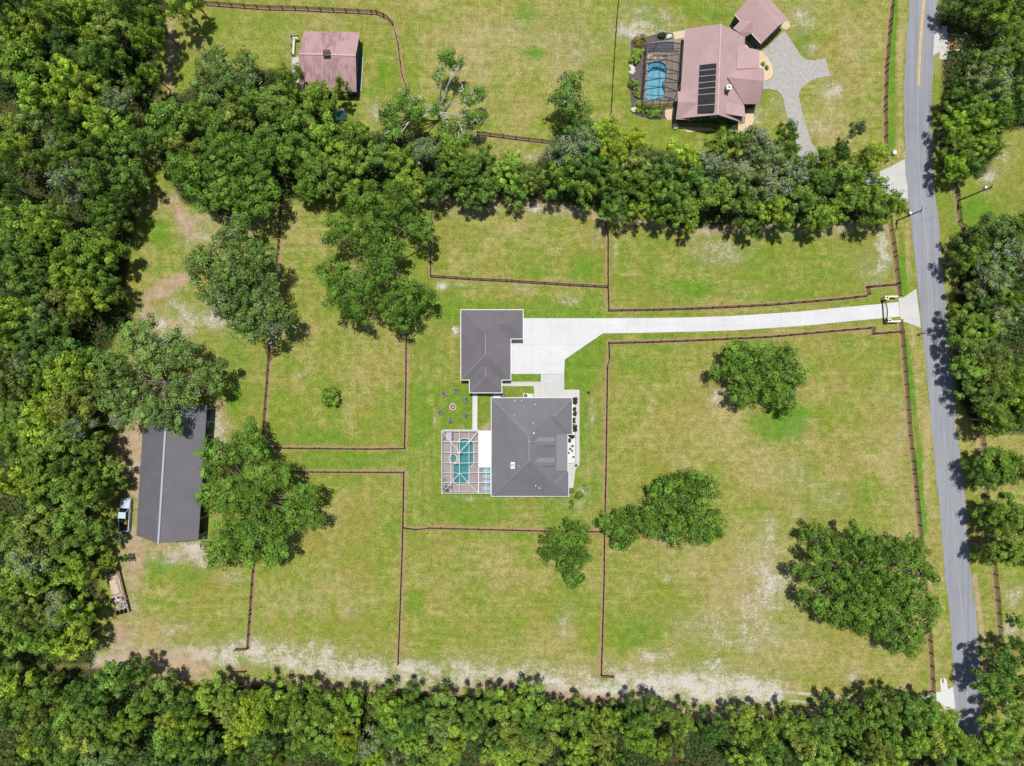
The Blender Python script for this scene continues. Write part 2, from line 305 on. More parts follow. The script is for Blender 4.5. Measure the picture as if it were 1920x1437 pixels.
green = np.maximum(green, soft([(765, 560), (1136, 560), (1136, 990), (762, 990)], 14, .56))
green = np.maximum(green, soft([(505, 600), (760, 600), (760, 838), (500, 838)], 20, .22)); green = np.maximum(green, soft([(1145, 440), (1660, 470), (1660, 545), (1145, 575)], 20, .3)); green = np.maximum(green, soft([(530, 360), (800, 400), (800, 600), (515, 600)], 20, .25))
green = np.maximum(green, soft([(540, 843), (765, 843), (765, 882), (540, 882)], 6, .55))
strip1 = [(1681, -40), (1676, 60), (1672, 150), (1672, 290)]; strip2 = [(1690, 440), (1693, 500), (1697, 560)]; strip3 = [(1697, 640), (1706, 700), (1716, 790), (1722, 850), (1727, 930), (1735, 1000)]
for s in (strip1, strip2, strip3): green = np.maximum(green, lane(s, 5.5, 1.5))
dry = blobs([(900, 60, 120, 60, .8), (1050, 110, 90, 90, .6), (930, 200, 60, 50, .5), (1600, 70, 60, 120, .65), (1480, 60, 40, 80, .4), (1570, 230, 50, 50, .5), (590, 120, 40, 60, .2), (640, 30, 60, 20, .3), (1400, 830, 110, 60, .45), (1300, 870, 90, 60, .35), (1230, 780, 60, 60, .3), (1500, 850, 120, 60, .3), (1650, 820, 40, 120, .45), (1300, 1050, 80, 60, .6), (1420, 1080, 100, 90, .7), (1500, 1230, 160, 50, .5), (1290, 1180, 90, 70, .45), (1330, 1290, 200, 30, .6), (900, 1080, 120, 50, .5), (1000, 1120, 60, 40, .4), (950, 1210, 140, 40, .45), (620, 960, 80, 50, .5), (600, 1080, 90, 60, .35), (560, 720, 30, 40, .3), (680, 700, 30, 40, .3), (700, 930, 40, 30, .55), (1240, 430, 70, 26, .4), (940, 430, 90, 30, .5), (860, 470, 30, 30, .4), (1130, 760, 6, 60, .4), (1590, 720, 60, 60, .35), (400, 1140, 60, 40, .4), (290, 1180, 60, 40, .5), (1100, 870, 20, 60, .45), (1090, 960, 30, 20, .4), (1730, 1100, 18, 120, .7), (1735, 900, 8, 180, .8), (1720, 740, 7, 100, .8), (1712, 620, 6, 60, .7), (1688, 150, 6, 200, .8), (1703, 480, 6, 50, .7), (1760, 1200, 12, 120, .6), (1855, 1150, 8, 90, .5), (1840, 880, 20, 40, .3), (1200, 1240, 80, 30, .5)])
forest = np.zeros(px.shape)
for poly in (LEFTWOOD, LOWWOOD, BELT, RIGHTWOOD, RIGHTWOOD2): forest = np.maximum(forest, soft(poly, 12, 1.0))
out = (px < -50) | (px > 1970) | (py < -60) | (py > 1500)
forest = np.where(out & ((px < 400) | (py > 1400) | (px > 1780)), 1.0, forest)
vert = soft([(762, 540), (860, 540), (860, 980), (762, 980)], 8, 1.0); vert = np.maximum(vert, soft([(470, 890), (757, 890), (747, 1240), (470, 1200)], 12, .6)); vert = np.maximum(vert, soft([(505, 600), (760, 600), (760, 838), (500, 838)], 10, .6)); vert = np.maximum(vert, soft([(1086, 740), (1132, 700), (1132, 980), (1086, 980)], 6, .5))
GROUND_HOLES = []      # survey polygons cut out for the pools, filled below
def make_ground(holes):
    co = np.stack([GX.ravel(), GY.ravel(), np.zeros(nx*ny)], 1)
    i = np.arange(nx*ny).reshape(ny, nx)
    q = np.stack([i[:-1, :-1].ravel(), i[:-1, 1:].ravel(), i[1:, 1:].ravel(), i[1:, :-1].ravel()], 1)
    cx = px[q].mean(1); cy = py[q].mean(1); keep = np.ones(len(q), bool)
    for h in holes: keep &= ~inpoly(cx, cy, h)
    q = q[keep]
    me = D.meshes.new('ground'); me.vertices.add(len(co)); me.vertices.foreach_set('co', co.ravel())
    me.loops.add(q.size); me.loops.foreach_set('vertex_index', q.ravel().astype(np.int32))
    me.polygons.add(len(q)); me.polygons.foreach_set('loop_start', np.arange(0, q.size, 4, dtype=np.int32))
    me.update(calc_edges=True)
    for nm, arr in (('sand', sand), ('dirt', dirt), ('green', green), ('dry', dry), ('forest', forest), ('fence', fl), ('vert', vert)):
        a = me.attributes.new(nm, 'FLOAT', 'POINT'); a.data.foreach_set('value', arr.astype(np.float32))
    me.materials.append(ground_material())
    o = D.objects.new('ground', me); COL.objects.link(o)
    return tag(o, 'mown pasture with patches of green, straw and pale sand', kind='structure')
def ground_material():
    m, nt, outn = nodes('pasture_grass'); p = pos(nt)
    def at(n):
        a = N(nt, 'ShaderNodeAttribute', attribute_name=n); return a.outputs['Fac']
    big = noise(nt, p, 0.035, 5, 0.6, 0.6); mid = noise(nt, p, 0.16, 6, 0.65, 0.5); sml = noise(nt, p, 0.75, 5, 0.7)
    fine = noise(nt, p, 3.2, 4, 0.75); speck = noise(nt, p, 2.0, 5, 0.8, 0.3)
    sx = noise(nt, mapping(nt, p, (0.10, 1.3, 1)), 1.0, 4, 0.6, .2); sy = noise(nt, mapping(nt, p, (1.3, 0.06, 1)), 1.0, 4, 0.6, .15)
    streak = mth(nt, 'ADD', mth(nt, 'MULTIPLY', sx, mth(nt, 'SUBTRACT', 1.0, at('vert'))), mth(nt, 'MULTIPLY', sy, at('vert')))
    olive, straw, lush = (0.188, 0.234, 0.034), (0.345, 0.292, 0.118), (0.108, 0.226, 0.022)
    # straw amount
    s = mth(nt, 'ADD', mth(nt, 'MULTIPLY', mth(nt, 'SUBTRACT', mid, 0.5), 3.0), mth(nt, 'MULTIPLY', mth(nt, 'SUBTRACT', big, 0.5), 2.6))
    s = mth(nt, 'ADD', s, mth(nt, 'MULTIPLY', mth(nt, 'SUBTRACT', streak, 0.5), 2.0))
    s = mth(nt, 'ADD', s, mth(nt, 'MULTIPLY', mth(nt, 'SUBTRACT', sml, 0.5), 1.5))
    s = mth(nt, 'ADD', s, mth(nt, 'MULTIPLY', mth(nt, 'SUBTRACT', fine, 0.5), 1.5))
    s1 = mth(nt, 'ADD', s, mth(nt, 'SUBTRACT', mth(nt, 'MULTIPLY', at('dry'), 0.95), mth(nt, 'MULTIPLY', at('green'), 0.5)))
    c = mix(nt, rng(nt, s1, -0.25, 1.0), olive, straw)
    g1 = mth(nt, 'ADD', mth(nt, 'MULTIPLY', at('green'), 1.2), mth(nt, 'MULTIPLY', s, -0.36))
    c = mix(nt, rng(nt, g1, 0.22, 1.1, 0, 0.92), c, lush)
    # reddish thin turf in places
    rn = noise(nt, p, 0.09, 5, 0.65, 0.4)
    c = mix(nt, rng(nt, rn, 0.48, 0.68, 0, 0.45), c, (0.30, 0.215, 0.07))
    # light grain
    gr = rng(nt, mth(nt, 'ADD', mth(nt, 'MULTIPLY', fine, 0.6), mth(nt, 'MULTIPLY', sml, 0.4)), 0.37, 0.63, 0.62, 1.38)
    sc = N(nt, 'ShaderNodeVectorMath', operation='SCALE'); nt.links.new(c, sc.inputs[0]); nt.links.new(gr, sc.inputs['Scale']); c = sc.outputs[0]
    # sand: mask sets a threshold on a coarse speckle, so edges break up into bare spots
    sn = mth(nt, 'ADD', mth(nt, 'MULTIPLY', speck, 0.35), mth(nt, 'ADD', mth(nt, 'MULTIPLY', sml, 0.30), mth(nt, 'MULTIPLY', fine, 0.35)))
    sn = mth(nt, 'ADD', mth(nt, 'MULTIPLY', mth(nt, 'SUBTRACT', sn, 0.5), 2.3), 0.5)
    sa = mth(nt, 'MULTIPLY', mth(nt, 'ADD', at('sand'), mth(nt, 'MULTIPLY', at('dry'), 0.28)), rng(nt, noise(nt, p, 0.28, 4, 0.65), 0.34, 0.62, 0.45, 1.2))
    sm = mth(nt, 'ADD', mth(nt, 'MULTIPLY', sa, 0.60), sn)
    sandc = mix(nt, rng(nt, fine, 0.3, 0.7), (0.44, 0.40, 0.345), (0.64, 0.61, 0.56))
    c = mix(nt, rng(nt, sa, 0.08, 0.9, 0, 0.62), c, (0.335, 0.295, 0.20)); c = mix(nt, rng(nt, sm, 0.76, 1.10, 0, 0.85), c, sandc)
    dm = mth(nt, 'ADD', mth(nt, 'MULTIPLY', at('dirt'), 0.75), mth(nt, 'MULTIPLY', sn, 0.55))
    dirtc = mix(nt, rng(nt, sml, 0.3, 0.7), (0.30, 0.20, 0.12), (0.47, 0.36, 0.25))
    c = mix(nt, rng(nt, dm, 0.48, 0.84, 0, 0.92), c, dirtc)
    fm = mth(nt, 'ADD', at('fence'), mth(nt, 'MULTIPLY', mth(nt, 'SUBTRACT', sml, 0.5), 1.6))
    c = mix(nt, rng(nt, fm, 0.35, 0.85, 0, 0.85), c, mix(nt, rng(nt, fine, 0.3, 0.7), (0.27, 0.165, 0.095), (0.40, 0.27, 0.17)))
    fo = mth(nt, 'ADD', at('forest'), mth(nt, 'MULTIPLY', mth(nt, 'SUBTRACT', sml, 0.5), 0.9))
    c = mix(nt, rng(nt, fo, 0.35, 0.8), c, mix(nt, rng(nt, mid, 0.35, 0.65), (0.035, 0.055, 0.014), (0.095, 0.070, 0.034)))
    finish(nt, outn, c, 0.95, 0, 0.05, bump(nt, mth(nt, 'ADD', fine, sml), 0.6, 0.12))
    return m

# ------------------------------------------------------------------ paving materials
def paving(name, a, b, joints=None, rough=0.85, big=0.12, edge=None):
    m, nt, outn = nodes(name); p = pos(nt)
    n1 = noise(nt, p, big, 5, 0.6); n2 = noise(nt, p, 1.2, 5, 0.7); n3 = noise(nt, p, 9.0, 3, 0.8)
    f = mth(nt, 'ADD', mth(nt, 'ADD', mth(nt, 'MULTIPLY', n1, 0.45), mth(nt, 'MULTIPLY', n2, 0.3)), mth(nt, 'MULTIPLY', n3, 0.25))
    c = mix(nt, rng(nt, f, 0.36, 0.64), a, b)
    if joints:
        br = N(nt, 'ShaderNodeTexBrick'); br.offset = joints.get('off', 0.0); br.inputs['Scale'].default_value = 1.0
        br.inputs['Brick Width'].default_value = joints['w']; br.inputs['Row Height'].default_value = joints['h']
        br.inputs['Mortar Size'].default_value = joints['m']; br.inputs['Mortar Smooth'].default_value = 0.2
        br.inputs['Color1'].default_value = (1, 1, 1, 1); br.inputs['Color2'].default_value = (joints.get('v', .94),)*3+(1,); br.inputs['Mortar'].default_value = (joints['k'],)*3+(1,)
        nt.links.new(mapping(nt, p, rot=(0, 0, joints.get('rot', 0))), br.inputs['Vector'])
        c = mix(nt, 1.0, c, br.outputs['Color'], 'MULTIPLY')
    finish(nt, outn, c, rough, 0, 0.25, bump(nt, n3, 0.2, 0.02)); return m
M_CONC = paving('white_concrete', (0.53, 0.525, 0.53), (0.64, 0.635, 0.64), dict(w=3.6, h=3.6, m=0.03, k=0.82, v=.975))
M_CONC2 = paving('aged_concrete', (0.45, 0.445, 0.42), (0.57, 0.56, 0.535), dict(w=3.0, h=3.0, m=0.03, k=0.78))
M_AGG = paving('exposed_aggregate', (0.27, 0.255, 0.235), (0.46, 0.44, 0.415), None, big=3.0)
M_TAN = paving('tan_concrete', (0.50, 0.38, 0.23), (0.66, 0.53, 0.36))
M_DECK = paving('pool_deck_paver', (0.33, 0.285, 0.265), (0.42, 0.37, 0.345), dict(w=0.6, h=0.3, m=0.012, k=0.8, off=0.5))
M_DECK2 = paving('brown_pool_paver', (0.22, 0.18, 0.15), (0.35, 0.29, 0.24), dict(w=0.5, h=0.3, m=0.02, k=0.75, off=0.5))
M_BRICK = paving('red_brick_paver', (0.33, 0.15, 0.07), (0.48, 0.25, 0.13), dict(w=0.5, h=0.25, m=0.02, k=0.8, off=0.5))
M_MULCH = paving('dark_mulch', (0.07, 0.055, 0.055), (0.15, 0.12, 0.12), None, big=1.5)
M_GRAVEL = paving('white_gravel', (0.55, 0.55, 0.56), (0.70, 0.70, 0.71), None, big=1.0)
def asphalt():
    m, nt, outn = nodes('worn_asphalt'); p = pos(nt)
    n1 = noise(nt, p, 0.07, 4, 0.6); n3 = noise(nt, p, 7.0, 3, 0.8); st = noise(nt, mapping(nt, p, (2.1, 0.035, 1), (0, 0, R(-6))), 1.0, 4, 0.6)
    pt = noise(nt, p, 0.6, 6, 0.7)
    f = mth(nt, 'ADD', mth(nt, 'ADD', mth(nt, 'MULTIPLY', n1, 0.25), mth(nt, 'MULTIPLY', st, 0.4)), mth(nt, 'ADD', mth(nt, 'MULTIPLY', n3, 0.2), mth(nt, 'MULTIPLY', pt, 0.15)))
    c = mix(nt, rng(nt, f, 0.36, 0.66), (0.195, 0.205, 0.23), (0.315, 0.325, 0.355))
    finish(nt, outn, c, 0.9, 0, 0.2, bump(nt, n3, 0.2, 0.02)); return m
M_ASPH = asphalt()
# ------------------------------------------------------------------ roads, drives and paths
def spline(pts, n=6):
    p = [Vector((*q[:2], 0)) for q in pts]; out = []
    for i in range(len(p)-1):
        a = p[max(i-1, 0)]; b = p[i]; c = p[i+1]; d = p[min(i+2, len(p)-1)]
        for k in range(n):
            t = k/n; out.append(0.5*((2*b)+(c-a)*t+(2*a-5*b+4*c-d)*t*t+(3*b-a-3*c+d)*t**3))
    out.append(p[-1]); return [(q.x, q.y) for q in out]
def ribbon(name, L, Rr, z, m, label):
    n = len(L); mb = MB()
    vs = [P(x, y)+Vector((0, 0, z)) for x, y in L]+[P(x, y)+Vector((0, 0, z)) for x, y in Rr]
    vs += [v-Vector((0, 0, z+0.3)) for v in vs]
    fs = [(i, n+i, n+i+1, i+1) for i in range(n-1)]
    fs += [(2*n+i, i, i+1, 2*n+i+1) for i in range(n-1)]+[(n+i, 3*n+i, 3*n+i+1, n+i+1) for i in range(n-1)]
    mb.add(vs, [f[::-1] for f in fs]); o = mb.build(name, m); return tag(o, label, kind='structure')
rl, rr_ = spline(ROAD_L), spline(ROAD_R)
_e = random.Random(4)
rl = [(x+_e.uniform(-.5, .5), y) for x, y in rl]; rr_ = [(x+_e.uniform(-.5, .5), y) for x, y in rr_]
ribbon('road', rl, rr_, 0.03, M_ASPH, 'grey asphalt country road running down the right side')
M_YEL = mat('yellow_road_paint', (0.62, 0.40, 0.10), 0.7, var=0.25, scale=0.8)
M_WPT = mat('worn_edge_line_paint', (0.42, 0.42, 0.40), 0.8, var=0.3, scale=0.6)
ctr = [(1745, -400), (1736, -60), (1732.6, 0), (1728.5, 45), (1725.6, 83), (1723.3, 125), (1722, 161.6)]
for off in (-1.35, 1.35):
    c_ = spline([(x+off, y) for x, y in ctr]); ribbon('road_marking', [(x-.85, y) for x, y in c_], [(x+.85, y) for x, y in c_], 0.034, M_YEL, 'yellow double centre line on the grey road')
M_SEAM = mat('asphalt_seam', (0.36, 0.37, 0.39), 0.9, var=0.3, scale=0.5)
c_ = [((a[0]+b[0])/2+(-.6), (a[1]+b[1])/2) for a, b in zip(rl, rr_)]; c_ = [q for q in c_ if q[1] > 164]
ribbon('road_seam', [(x-.35, y) for x, y in c_], [(x+.35, y) for x, y in c_], 0.0335, M_SEAM, 'pale paving seam along the middle of the road')

def flat(name, px_poly, z, m, label, holes=None, z0=-0.2):
    """a paved sheet with real edges; holes are cut through it"""
    import bmesh
    if not holes:
        o = MB().prism(W(px_poly), z0, z).build(name, m)
    else:
        bm = bmesh.new(); edges = []
        for loop in [px_poly]+holes:
            vs = [bm.verts.new((P(x, y).x, P(x, y).y, z)) for x, y in loop]
            edges += [bm.edges.new((vs[i], vs[(i+1) % len(vs)])) for i in range(len(vs))]
        bmesh.ops.triangle_fill(bm, use_beauty=True, use_dissolve=False, edges=edges)
        for f in bm.faces:
            if f.normal.z < 0: f.normal_flip()
        bnd = [e for e in bm.edges if e.is_boundary]
        r = bmesh.ops.extrude_edge_only(bm, edges=bnd)
        for v in [g for g in r['geom'] if isinstance(g, bmesh.types.BMVert)]: v.co.z = z0
        me = D.meshes.new(name); bm.to_mesh(me); bm.free(); me.materials.append(m); o = D.objects.new(name, me); COL.objects.link(o)
    return tag(o, label, kind='structure')
flat('driveway', [(981, 597), (1140, 597), (1240, 596.5), (1293, 595.5), (1370, 593), (1440, 588.7), (1500, 584.5), (1560, 578.4), (1610, 574), (1650, 570.4), (1684, 566.7), (1686.7, 594), (1650, 597.5), (1610, 601), (1580, 604), (1510, 611), (1440, 615.7), (1375, 620), (1310.7, 621.8), (1200, 624.5), (1130, 625.5), (1059, 674.4), (1057.7, 701.5), (955, 701.5), (955, 630), (975, 630)], 0.06, M_CONC, 'white concrete driveway curving from the garage to the gate')
flat('driveway_apron', [(1684.4, 559), (1694, 558), (1717.6, 541.6), (1726.2, 614.6), (1690.5, 601.7), (1687, 594)], 0.056, M_CONC2, 'pale concrete apron between the gate and the road')
flat('front_drive', [(1014, 701.9), (1057.7, 701.9), (1057.7, 731), (1086.5, 731), (1086.5, 871.5), (1079, 880), (1075, 915), (1060, 915), (1060, 870), (1078.5, 868), (1079.5, 752), (1050, 750), (1000.2, 750), (1000.2, 744), (1014, 744)], 0.055, M_CONC2, 'concrete walk wrapping the east side of the main house')
flat('walkway', [(936, 716), (1013.8, 716), (1013.8, 743.8), (1001, 743.8), (1001, 724.3), (936, 724.3)], 0.055, M_CONC2, 'narrow concrete walk between garage and house')
flat('walkway', [(886, 730), (895.4, 730), (894.8, 808.5), (885.8, 808.5)], 0.06, M_CONC, 'straight concrete path from the garage down to the pool cage')
flat('walkway', [(925, 736), (941, 736), (941, 750), (925, 750)], 0.05, M_CONC, 'small concrete pad between garage corner and house')
flat('walkway', [(981, 738.5), (999.8, 738.5), (999.8, 750), (981, 750)], 0.07, M_CONC, 'white pad against the north wall of the main house')
flat('gravel_bed', [(1050, 752), (1078.5, 752.5), (1078, 867.5), (1050, 870)], 0.045, M_GRAVEL, 'white gravel bed along the east wall of the main house')
cur = [(1428, 98), (1449, 79), (1471, 58.5), (1483, 76), (1496, 96), (1503, 106), (1512, 112), (1527.5, 113.8), (1547.3, 109.6), (1556.7, 143), (1531.6, 147.2), (1518, 153), (1508.7, 160.8), (1500, 169), (1497.2, 179.5), (1504.5, 213), (1522, 271), (1560, 305), (1610, 322), (1650, 325), (1640, 345), (1580, 335), (1530, 318), (1496, 292), (1489, 257), (1482, 240), (1475, 217), (1471, 200), (1469, 188), (1465, 178), (1458.6, 171), (1442, 167), (1431, 168), (1431, 153), (1443, 150), (1450.5, 142), (1451, 132), (1447, 121), (1440, 108.6)]
flat('pink_house_drive', cur, 0.05, M_AGG, 'grey pebbled concrete drive with a turning arm by the pink house')
flat('driveway_apron', [(1600, 335), (1640, 326), (1670, 313), (1696.5, 298), (1697, 320), (1701.6, 350), (1702, 380), (1672, 368), (1640, 352)], 0.047, M_CONC2, 'pale concrete apron under the trees at the pink house road entrance')
flat('patio_path', [(1423, 92), (1430, 99), (1439, 108), (1446.5, 120), (1450, 131), (1449.5, 142), (1443, 149), (1430, 153), (1418, 140)], 0.056, M_TAN, 'tan concrete planter bed by the pink house front door')
flat('patio_path', [(1399, 196), (1413.5, 208), (1413, 225), (1409, 243), (1402, 251), (1388, 251), (1374, 247), (1372, 236), (1396, 232)], 0.05, M_TAN, 'tan concrete walk round the south east corner of the pink house')
flat('patio_path', [(1261, 61), (1290, 56), (1290, 90), (1268, 80)], 0.05, M_TAN, 'tan concrete pad north west of the pink house')
flat('patio_path', [(1247, 204), (1266, 202), (1263, 224), (1252, 226), (1247, 219)], 0.05, M_TAN, 'tan concrete walk south of the pink house pool cage')
flat('patio_path', [(1272, 238), (1330, 240), (1345, 245), (1290, 248)], 0.04, M_TAN, 'tan stone edging below the green south wall')
flat('patio_path', [(1388, 60), (1412, 80), (1424, 92), (1408, 96), (1394, 92)], 0.05, M_TAN, 'tan court between the pink house and its garage')
flat('patio_path', [(1465, 42), (1478, 40), (1482, 50), (1474, 57), (1466, 53)], 0.05, M_TAN, 'tan pad at the garage corner')
flat('mulch_bed', [(1183, 75), (1210, 70), (1245, 60), (1262, 64), (1262, 84), (1212, 90), (1212, 110), (1206, 190), (1212, 202), (1248, 204), (1250, 222), (1228, 226), (1200, 219), (1186, 213), (1182, 180), (1178, 150), (1183, 110)], 0.03, M_MULCH, 'dark mulch bed curving round the pink house pool cage')
flat('driveway_apron', [(1752.5, 48), (1764.4, 57.4), (1766, 49), (1776, 50), (1777, 92), (1774.8, 111.7), (1761.8, 111.7), (1762.3, 97), (1749.5, 104.4)], 0.05, M_CONC2, 'pale concrete entrance slab at the top right of the road')
flat('brick_drive', [(1777.3, 63), (1798, 67), (1822, 66), (1823, 93), (1800, 95), (1777.3, 94)], 0.045, M_BRICK, 'red brick drive with pale borders leading into the trees')
for q in ([(1777.3, 62), (1798, 66), (1823, 65), (1823, 67.5), (1798, 68.5), (1777.3, 64.5)], [(1777.3, 77), (1823, 79), (1823, 81.5), (1777.3, 79.5)], [(1799, 68), (1802.5, 68), (1802.5, 95), (1799, 95)], [(1777.3, 93), (1823, 92), (1823, 95), (1777.3, 96)]):
    flat('brick_border', q, 0.0515, M_TAN, 'pale border of the brick drive')
flat('driveway_apron', [(1727, 1299), (1764, 1297), (1762, 1275), (1765, 1271.5), (1771, 1271), (1775, 1274.5), (1777, 1292.8), (1787, 1287.5), (1791, 1328), (1775, 1332), (1761.7, 1322), (1741, 1308.5)], 0.05, M_CONC, 'bright white concrete entrance slab at the lower right')

# ------------------------------------------------------------------ building materials
def metal_roof(name, col, axis='X', pitch=0.42, streak=None, rough=0.45, rot=0.0, depth=0.88):
    m, nt, outn = nodes(name); p = mapping(nt, pos(nt), rot=(0, 0, rot))
    sep = N(nt, 'ShaderNodeSeparateXYZ'); nt.links.new(p, sep.inputs[0])
    fr = mth(nt, 'FRACT', mth(nt, 'DIVIDE', sep.outputs[axis], pitch))
    rib = mth(nt, 'LESS_THAN', mth(nt, 'ABSOLUTE', mth(nt, 'SUBTRACT', fr, 0.5)), 0.09)
    a = noise(nt, p, 0.35, 5, 0.65); f = noise(nt, p, 5, 4, 0.7)
    v = rng(nt, mth(nt, 'ADD', mth(nt, 'MULTIPLY', a, .6), mth(nt, 'MULTIPLY', f, .4)), 0.32, 0.68, 0.88, 1.12)
    v = mth(nt, 'MULTIPLY', v, mth(nt, 'SUBTRACT', 1.0, mth(nt, 'MULTIPLY', rib, 1-depth)))
    sc = N(nt, 'ShaderNodeVectorMath', operation='SCALE'); sc.inputs[0].default_value = col; nt.links.new(v, sc.inputs['Scale']); c = sc.outputs[0]
    if streak:
        st = noise(nt, mapping(nt, p, (1.5, 0.16, 1)), 1.0, 5, 0.7, 0.2); bl = noise(nt, p, 0.16, 3, 0.5)
        c = mix(nt, rng(nt, mth(nt, 'ADD', mth(nt, 'MULTIPLY', st, .62), mth(nt, 'MULTIPLY', bl, .38)), 0.47, 0.62, 0, 0.75), c, streak)
    finish(nt, outn, c, rough, 0.0, 0.4, bump(nt, rib, 0.4, 0.03)); return m
def seam_roof(name, col):
    m, nt, outn = nodes(name); p = pos(nt); g = N(nt, 'ShaderNodeNewGeometry'); sn_ = N(nt, 'ShaderNodeSeparateXYZ'); nt.links.new(g.outputs['True Normal'], sn_.inputs[0])
    sp_ = N(nt, 'ShaderNodeSeparateXYZ'); nt.links.new(p, sp_.inputs[0]); east = mth(nt, 'GREATER_THAN', mth(nt, 'ABSOLUTE', sn_.outputs['X']), mth(nt, 'ABSOLUTE', sn_.outputs['Y']))
    u = mth(nt, 'ADD', mth(nt, 'MULTIPLY', sp_.outputs['Y'], east), mth(nt, 'MULTIPLY', sp_.outputs['X'], mth(nt, 'SUBTRACT', 1.0, east)))
    fr = mth(nt, 'FRACT', mth(nt, 'DIVIDE', u, 0.46)); rib = mth(nt, 'LESS_THAN', mth(nt, 'ABSOLUTE', mth(nt, 'SUBTRACT', fr, 0.5)), 0.10)
    a = noise(nt, p, 0.25, 5, 0.6); f = noise(nt, p, 3.0, 4, 0.7); v = rng(nt, mth(nt, 'ADD', mth(nt, 'MULTIPLY', a, .65), mth(nt, 'MULTIPLY', f, .35)), 0.32, 0.68, 0.88, 1.12)
    v = mth(nt, 'MULTIPLY', v, mth(nt, 'SUBTRACT', 1.0, mth(nt, 'MULTIPLY', rib, 0.07)))
    sc = N(nt, 'ShaderNodeVectorMath', operation='SCALE'); sc.inputs[0].default_value = col; nt.links.new(v, sc.inputs['Scale'])
    finish(nt, outn, sc.outputs[0], 0.5, 0.0, 0.4, bump(nt, rib, 0.5, 0.03)); return m
M_GREY = seam_roof('charcoal_standing_seam', (0.165, 0.160, 0.176)); M_CAP = mat('ridge_cap_grey', (0.25, 0.24, 0.26), .5, var=.05)
M_GARG = seam_roof('charcoal_standing_seam_warm', (0.155, 0.143, 0.153))
M_BARN = metal_roof('dark_barn_roofing', (0.140, 0.134, 0.148), 'Y', 0.46, rough=0.5, rot=R(-3.6), depth=0.93)
M_PINK = metal_roof('faded_red_roofing', (0.45, 0.305, 0.300), 'Y', 0.45, rot=R(-3.5), depth=0.93)
M_PINKG = metal_roof('faded_red_garage_roofing', (0.45, 0.305, 0.300), 'Y', 0.45, rot=R(45), depth=0.93)
M_PBARN = metal_roof('stained_red_roofing', (0.45, 0.285, 0.290), 'X', 0.6, streak=(0.20, 0.11, 0.115), depth=0.93)
M_RIDGE = mat('light_ridge_cap', (0.36, 0.38, 0.43), 0.4, var=0.05)
M_WTRIM = mat('white_trim', (0.66, 0.65, 0.64), 0.4, var=0.05)
M_WALL = mat('pale_grey_wall', (0.42, 0.44, 0.47), 0.8, var=0.08)
M_DARK = mat('dark_green_wall', (0.035, 0.072, 0.078), 0.75, var=0.2)
M_BWALL = mat('dark_barn_wall', (0.06, 0.065, 0.06), 0.8, var=0.25)
M_GLASS = mat('window_glass', (0.03, 0.045, 0.06), 0.1, var=0.1, spec=0.6)
M_BLACK = mat('black_metal', (0.025, 0.025, 0.03), 0.5, var=0.2)
M_BRONZE = mat('bronze_frame', (0.035, 0.030, 0.032), 0.5, var=0.2)
M_SOLAR = mat('black_solar_mat', (0.028, 0.026, 0.028), 0.55, var=0.35, scale=1.2)
def screen_mat(name, k, col):
    m, nt, outn = nodes(name); t = N(nt, 'ShaderNodeBsdfTransparent'); d = N(nt, 'ShaderNodeBsdfDiffuse'); d.inputs[0].default_value = (*col, 1)
    x = N(nt, 'ShaderNodeMixShader'); x.inputs[0].default_value = k
    nt.links.new(t.outputs[0], x.inputs[1]); nt.links.new(d.outputs[0], x.inputs[2]); nt.links.new(x.outputs[0], outn.inputs[0]); return m
M_SCR = screen_mat('insect_screen', 0.10, (0.10, 0.10, 0.11)); M_SCR2 = screen_mat('dense_dark_screen', 0.16, (0.04, 0.05, 0.06))
def water_mat(name, tint):
    m, nt, outn = nodes(name); t = N(nt, 'ShaderNodeBsdfTransparent'); t.inputs[0].default_value = (*tint, 1)
    g = N(nt, 'ShaderNodeBsdfGlossy'); g.inputs['Roughness'].default_value = 0.05
    f = N(nt, 'ShaderNodeFresnel'); f.inputs[0].default_value = 1.33; x = N(nt, 'ShaderNodeMixShader')
    nb = bump(nt, noise(nt, pos(nt), 2.2, 3, 0.6), 0.35, 0.06); nt.links.new(nb, g.inputs['Normal']); nt.links.new(nb, f.inputs['Normal'])
    nt.links.new(f.outputs[0], x.inputs[0]); nt.links.new(t.outputs[0], x.inputs[1]); nt.links.new(g.outputs[0], x.inputs[2]); nt.links.new(x.outputs[0], outn.inputs[0]); return m

# ------------------------------------------------------------------ buildings
def hip(mb, x0, y0, x1, y1, ze, pitch, t=0.2):
    w, h = x1-x0, y1-y0; r = min(w, h)/2; zr = ze+r*pitch
    if w < h: a, b = (x0+r, y0+r, zr), (x0+r, y1-r, zr)
    else: a, b = (x0+r, y0+r, zr), (x1-r, y0+r, zr)
    c = [(x0, y0), (x1, y0), (x1, y1), (x0, y1)]
    vs = [(*p, ze) for p in c]+[(*p, ze-t) for p in c]+[a, b]
    fs = [(7, 6, 5, 4), (0, 4, 5, 1), (1, 5, 6, 2), (2, 6, 7, 3), (3, 7, 4, 0)]
    fs += [(0, 1, 8), (1, 2, 9, 8), (2, 3, 9), (3, 0, 8, 9)] if w < h else [(0, 1, 9, 8), (1, 2, 9), (2, 3, 8, 9), (3, 0, 8)]
    mb.add(vs, fs); q = [Vector((*p, ze)) for p in c]; A_, B_ = Vector(a), Vector(b); u = Vector((0, 0, .02))
    CAPS.append([(A_, B_), (q[0], A_), (q[1], A_ if w < h else B_), (q[2], B_), (q[3], B_ if w < h else A_)]); return a, b
CAPS = []
def add_caps(roof_, which, width=.10):
    for k in which:
        mb = MB(); a_, b__ = CAPS[-1][k]; mb.bar(a_+Vector((0, 0, .02)), b__+Vector((0, 0, .02)), width, .04); mb.build('ridge_cap', M_CAP, roof_)
